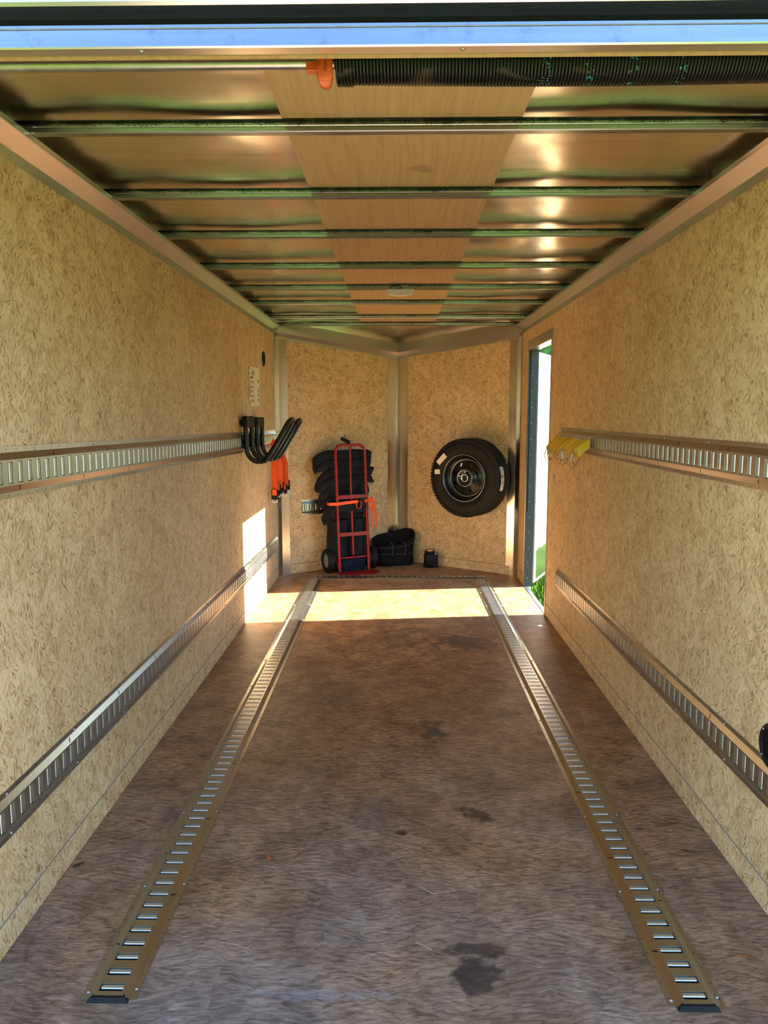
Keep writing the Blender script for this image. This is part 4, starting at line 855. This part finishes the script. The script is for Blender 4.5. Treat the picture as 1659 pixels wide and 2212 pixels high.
# ================================================================== BLACK HOOKS ON THE LEFT WALL
def hook(y, z_off, label):
    h = thing('utility_hook', label, 'hook', (-XW, y, 1.19+z_off), group='utility hooks on the left wall')
    # hairpin tube: two parallel arms joined at the tip; local x out of the wall
    arm = [(0.032,0.150),(0.032,0.09),(0.032,0.0),(0.034,-0.045)]
    for k in range(1, 8): a = PI+(PI*0.62)*k/7; arm.append((0.034+0.085+0.085*math.cos(a), -0.045+0.088*math.sin(a)))
    tip = (0.300,0.115); last = arm[-1]
    for k in range(1, 7): arm.append((last[0]+(tip[0]-last[0])*k/6, last[1]+(tip[1]-last[1])*k/6+0.010*math.sin(PI*k/6)*-1))
    g = 0.100; path = [(x, -g, z) for x, z in arm]
    for k in range(1, 8): a = -PI/2+PI*k/8; path.append((tip[0]+0.016*math.cos(a), g*math.sin(a), tip[1]+0.026*math.cos(a)))
    path += [(x, g, z) for x, z in arm[::-1]]
    MB().tube(path, 0.0155, 10).build('hook_tube', 'black_paint', h)
    MB().box((0.014,-0.125,0.085),(0.046,0.125,0.160), bev=0.008).build('top_block', 'black_plastic', h)
    MB().tube([(0.030,-0.124,0.118),(0.030,-0.132,0.118)], 0.024, 12).build('knob_washer', 'black_plastic', h)
    b = MB(); b.lathe([(0.0,0.030),(0.022,0.030),(0.027,0.024),(0.027,0.006),(0.022,0.0),(0.0,0.0)], 20, T=lambda v: (0.029+v[0]*0.9, -0.130-v[2], 0.118+v[1])); b.build('knob', 'black_plastic', h)
    MB().box((0.0115,-0.135,-0.045),(0.020,0.120,0.040), bev=0.002).build('track_plate', 'black_plastic', h)
    for yy in (-0.04, 0.04):
        MB().box((0.006,yy-0.009,-0.024),(0.030,yy+0.009,0.024), bev=0.002).build('latch_tooth', 'black_plastic', h)
    for (yy, zz) in ((-0.122,0.022),(-0.122,-0.028),(0.0,0.022),(0.0,-0.028)):
        MB().box((0.0200,yy-0.006,zz-0.008),(0.0206,yy+0.006,zz+0.008)).build('latch_window', 'zinc_bright', h)
    return h
hook(4.93, 0.0, 'big black double-tube hook on the left wall, the nearer of two')
hook(5.315, -0.008, 'big black double-tube hook on the left wall, the farther of two')

# ================================================================== ORANGE STRAPS (left wall) AND YELLOW STRAPS (right wall)
def wire(path, r, name, mt, par, n=6): return MB().tube(path, r, n).build(name, mt, par)
for i in range(5):
    y = 5.80+i*0.085; zc = 1.180-0.003*i
    lab = ['orange hanging strap on the left wall, nearest of the row','orange hanging strap on the left wall, second of the row','orange hanging strap on the left wall, third of the row','orange hanging strap on the left wall, fourth of the row','orange hanging strap on the left wall, farthest of the row'][i]
    s = thing('hanging_strap', lab, 'strap', (-XW+0.012, y, zc), group='orange straps hanging on the left wall')
    dz = (0.0,0.035,0.05,0.03,0.055)[i]; dx = 0.011*i
    wire([(0.004,0,0.028),(0.020,0,0.030),(0.026,0,0.020),(0.026,0,-0.020),(0.020,0,-0.030),(0.004,0,-0.028)], 0.0040, 'track_fitting', 'gold', s)
    w0 = (0.036,-0.010+0.010*(i % 3),0)
    ribbon([(0.030,0.0,-0.010),(0.034,-0.003,-0.06),(0.036+dx,-0.004,-0.20),(0.038+dx,0.0,-0.33),(0.040+dx,-0.002,-0.40+dz)], w0, 0.004).build('webbing', 'orange_web', s)
    b = MB(); b.box((0.014+dx,-0.014,-0.475+dz),(0.066+dx,0.012,-0.395+dz), bev=0.004); b.build('buckle', 'black_plastic', s)
    ribbon([(0.040+dx,-0.0165,-0.395+dz),(0.040+dx,-0.019,-0.44+dz)], (0.034,0,0), 0.003).build('webbing_tail', 'orange_web', s)
    wire([(0.022+dx,0,-0.470+dz),(0.022+dx,0,-0.495+dz),(0.058+dx,0,-0.495+dz),(0.058+dx,0,-0.470+dz)], 0.005, 'end_ring', 'zinc_bright', s)
for i in range(6):                                                         # loose fittings parked in the track
    y = 5.475+i*0.0508
    f = thing('track_fitting', ['gold spring fitting parked in the left track, nearest of the row','gold spring fitting parked in the left track, second of the row','gold spring fitting parked in the left track, third of the row','gold spring fitting parked in the left track, fourth of the row','gold spring fitting parked in the left track, fifth of the row','gold spring fitting parked in the left track, farthest of the row'][i], 'fitting', (-XW+0.010, y, 1.178), group='gold fittings in the left wall track')
    wire([(0.002,0,0.028),(0.024,0,0.030),(0.032,0,0.020),(0.034,0,-0.020),(0.024,0,-0.031),(0.002,0,-0.028)], 0.0045, 'ring', 'gold', f)
    MB().box((-0.002,-0.008,-0.026),(0.012,0.008,0.026), bev=0.002).build('latch', 'zinc_bright', f)
rg = random.Random(11); ORD = ['nearest the camera','second','third','fourth','fifth','sixth','seventh','eighth','ninth','tenth','eleventh','twelfth','thirteenth','fourteenth','fifteenth','farthest, beside the doorway']
for i in range(16):
    y = 3.862+i*0.0508; end = Vector((-0.080-rg.uniform(0,0.012), rg.uniform(-0.012,0.012), -0.066+rg.uniform(-0.014,0.016)))
    lab = 'yellow webbing strap hooked in the right track, '+ORD[i]+(' in the row' if 0 < i < 15 else '')
    s = thing('tie_strap', lab, 'strap', (XW-0.012, y, 1.2165), group='yellow straps in the right wall track')
    wire([(-0.002,0,0.028),(-0.018,0,0.031),(-0.027,0,0.022),(-0.027,0,-0.022),(-0.018,0,-0.031),(-0.002,0,-0.028)], 0.0045, 'track_fitting', 'bronze', s)
    b = MB(); nseg = 6; vs_ = []
    ph = rg.uniform(-1, 1); hgt = rg.uniform(0.040, 0.048)
    for k in range(nseg+1):
        t = k/nseg; p = Vector((-0.024, 0, -0.002)).lerp(end, t)+Vector((0, 0.006*math.sin(t*PI)*ph, -0.006*math.sin(t*PI)*-0.6)); hh = hgt*(0.9 if k == 0 else 1)*0.5; th = 0.0055*(0.7+0.5*math.sin(t*PI))
        sh = Vector((-0.010, 0, 0.0))*0
        vs_ += [p+Vector((0.008*t,-th,-hh)), p+Vector((-0.006*t,-th,hh)), p+Vector((-0.006*t,th,hh)), p+Vector((0.008*t,th,-hh))]
    b.add(vs_, [(k*4+j, k*4+(j+1) % 4, (k+1)*4+(j+1) % 4, (k+1)*4+j) for k in range(nseg) for j in range(4)]+[(3,2,1,0),(nseg*4,nseg*4+1,nseg*4+2,nseg*4+3)])
    b.build('webbing', 'yellow_web' if rg.random() < 0.6 else 'yellow_web2', s)
    tw = rg.uniform(-0.8, 0.8); c_, s_ = math.cos(tw), math.sin(tw)
    J = [(0.004,0.014),(-0.006,0.004),(-0.012,-0.015),(-0.013,-0.040),(-0.004,-0.055),(0.010,-0.058),(0.022,-0.048),(0.027,-0.034)]
    wire([(end.x+a*c_, end.y+a*s_-0.001, end.z+z) for a, z in J], 0.0030, 'hook', 'bronze', s)
    if i in (3, 7, 8): MB().box((end.x-0.004,end.y-0.007,end.z-0.028),(end.x+0.020,end.y-0.0062,end.z+0.016)).build('care_tag', 'white_tag', s)

# ================================================================== SMALL FITTINGS ON THE WALLS
# safety notice on the left wall
notice = thing('notice', 'cream printed notice stuck on the left wall above the hooks', 'sign', mat=frame((-XW+0.0006,5.315,1.553), (0,1,0), (0,0,1), (1,0,0)))
W_, H_ = 0.40, 0.268
# the sheet is taller in the picture near the camera: a plain rectangle on the wall
MB().box((-W_/2,-H_/2,0),(W_/2,H_/2,0.0006)).build('sheet', 'paper', notice)
MB().box((-W_/2,-H_/2,0.0006),(-W_/2+0.012,H_/2,0.0009)).build('edge_band', 'ink_brown', notice)
for (z0, z1, mt) in ((0.112,0.132,'ink'),(0.072,0.092,'ink_brown'),(0.0,0.06,'ink_red'),(-0.075,0.0,'ink_brown'),(-0.13,-0.10,'ink')):
    MB().box((-W_/2+0.030,z0,0.0006),(-W_/2+0.052,z1,0.0009)).build('side_print', mt, notice)
text_mesh('title_text', 'ELEMENT', 0.048, 'ink', notice, frame((-0.035,0.088,0.001), (0.72,0,0), (0,1,0), (0,0,1)))
for k, (z, w) in enumerate(((0.060,0.10),(0.028,0.13),(-0.004,0.12),(-0.034,0.09),(-0.066,0.135),(-0.098,0.125))):
    MB().box((-W_/2+0.070,z-0.006,0.0006),(-W_/2+0.070+w,z+0.006,0.0009)).build('heading_bar', 'ink' if k == 0 else 'ink_red', notice)
    if k: MB().box((-W_/2+0.074,z-0.014,0.0006),(-W_/2+0.070+0.17,z-0.0125,0.0009)).build('text_line', 'ink_brown', notice)
for (z0, z1, mt) in ((0.03,0.055,'ink_brown'),(-0.035,-0.008,'ink_green'),(-0.068,-0.044,'ink_green'),(-0.10,-0.08,'ink')):
    MB().box((W_/2-0.055,z0,0.0006),(W_/2-0.022,z1,0.0009)).build('pictogram', mt, notice)
def vent(side, y, z, r, label, slats):
    v = thing('wall_vent', label, 'vent', mat=frame((side*XW, y, z), (0,1,0) if side < 0 else (0,-1,0), (0,0,1), (-side,0,0)))
    b = MB(); b.lathe([(r,0.0),(r,0.004),(r*0.95,0.0075),(r*0.74,0.0085),(r*0.70,0.007),(r*0.70,0.001)], 40); b.build('vent_ring', 'black_plastic', v)
    b = MB(); b.lathe([(0.0,0.001),(r*0.71,0.001)], 32); b.build('vent_back', 'dark_or_shade', v)
    for k in range(-slats, slats+1):
        zz = k*r*0.68/(slats+0.5); hw_ = math.sqrt(max(0, (r*0.70)**2-zz*zz))
        MB().box((-hw_,zz-r*0.022,0.001),(hw_,zz+r*0.022,0.006)).build('vent_slat', 'black_plastic', v)
    MB().box((-r*0.02,-r*0.68,0.002),(r*0.02,r*0.68,0.0065)).build('vent_mullion', 'black_plastic', v)
    for k in range(4):
        a = PI/4+k*PI/2; o = put_screw(v, Matrix.Translation((r*0.84*math.cos(a), r*0.84*math.sin(a), 0.008)) @ Matrix.Scale(0.8, 4)); 
    return v
vent(-1, 5.705, 1.770, 0.055, 'small round black vent high on the left wall', 5)
vent(1, 1.962, 0.468, 0.062, 'round black louvred vent low on the right wall at the picture edge', 7)
lt = thing('strike_plate', 'narrow metal latch plate on the right wall by the doorway', 'latch', (XW, 4.856, 0.945))
MB().box((-0.003,-0.012,-0.034),(0.0,0.012,0.034), bev=0.001).build('plate', 'zinc', lt)
MB().box((-0.0065,-0.006,-0.020),(-0.003,0.006,0.014), bev=0.001).build('keeper', 'zinc_bright', lt)
for z in (-0.027, 0.026): put_screw(lt, frame((-0.003,0,z), (0,0,1), (0,1,0), (-1,0,0)) @ Matrix.Scale(0.6, 4))
# ---- things lying on the floor
def leaf(x, y, s, rot, label, mt, curl=0.3):
    b = MB(); n = 8; vs_ = []
    for k in range(n+1):
        t = k/n; w = 0.42*math.sin(PI*t**0.8)*(1+0.25*math.sin(t*17))
        for q in (-1, 0, 1): vs_.append(((t-0.5)*s, q*w*s*0.5, 0.002+curl*s*(abs(q)*0.35+0.3*(t-0.5)**2)))
    b.add(vs_, [(k*3+j, (k+1)*3+j, (k+1)*3+j+1, k*3+j+1) for k in range(n) for j in range(2)], 0, True)
    b.tube([(s*0.48,0,0.003),(s*0.8,0.02*s,0.004)], 0.0008, 4)
    o = b.build('fallen_leaf', mt, None, (x, y, 0)); o.rotation_euler = (0, 0, rot); m = o.modifiers.new('thick', 'SOLIDIFY'); m.thickness = 0.0004
    return tag(o, label, 'leaf')
leaf(-0.405, 2.163, 0.040, 1.9, 'small dry orange leaf lying on the floor left of the middle', 'dry_leaf')
leaf(-0.978, 2.125, 0.034, 0.9, 'small dark green leaf on the floor by the left wall', 'green_leaf')
leaf(0.872, 1.765, 0.022, 0.3, 'tiny brown leaf on the floor right of the right floor track', 'dry_leaf')
def twig(x, y, pts, r, label, mt): 
    o = MB().tube([(p[0],p[1],r+0.0004+p[2]) for p in pts], r, 5).build('twig', mt, None, (x, y, 0)); return tag(o, label, 'twig')
twig(0.075, 2.02, [(-0.02,0.02,0),(-0.008,0.004,0.002),(0.012,-0.012,0.001),(0.028,-0.016,0)], 0.0011, 'pale bent straw on the floor near the middle', 'stick')
twig(-0.315, 2.19, [(-0.012,-0.02,0),(0.0,0.0,0.002),(0.012,0.024,0)], 0.0009, 'short dark twig on the floor near the orange leaf', 'bark')
twig(0.06, 1.79, [(-0.02,0.012,0),(0.0,0.0,0.001),(0.02,-0.016,0)], 0.0009, 'short pale straw on the floor in front of the dark stain', 'stick')
twig(0.765, 2.23, [(-0.006,0.03,0),(0.0,0.0,0.002),(0.004,-0.024,0)], 0.0011, 'thin brown twig on the floor beside the right floor track', 'bark')
dsc = MB().lathe([(0.0,0.0015),(0.018,0.0015),(0.0205,0.0008),(0.021,0.0)], 20).build('floor_plug', 'zinc', None, (0.922,4.775,0.0)); tag(dsc, 'flat round metal plug in the floor near the doorway', 'plug')
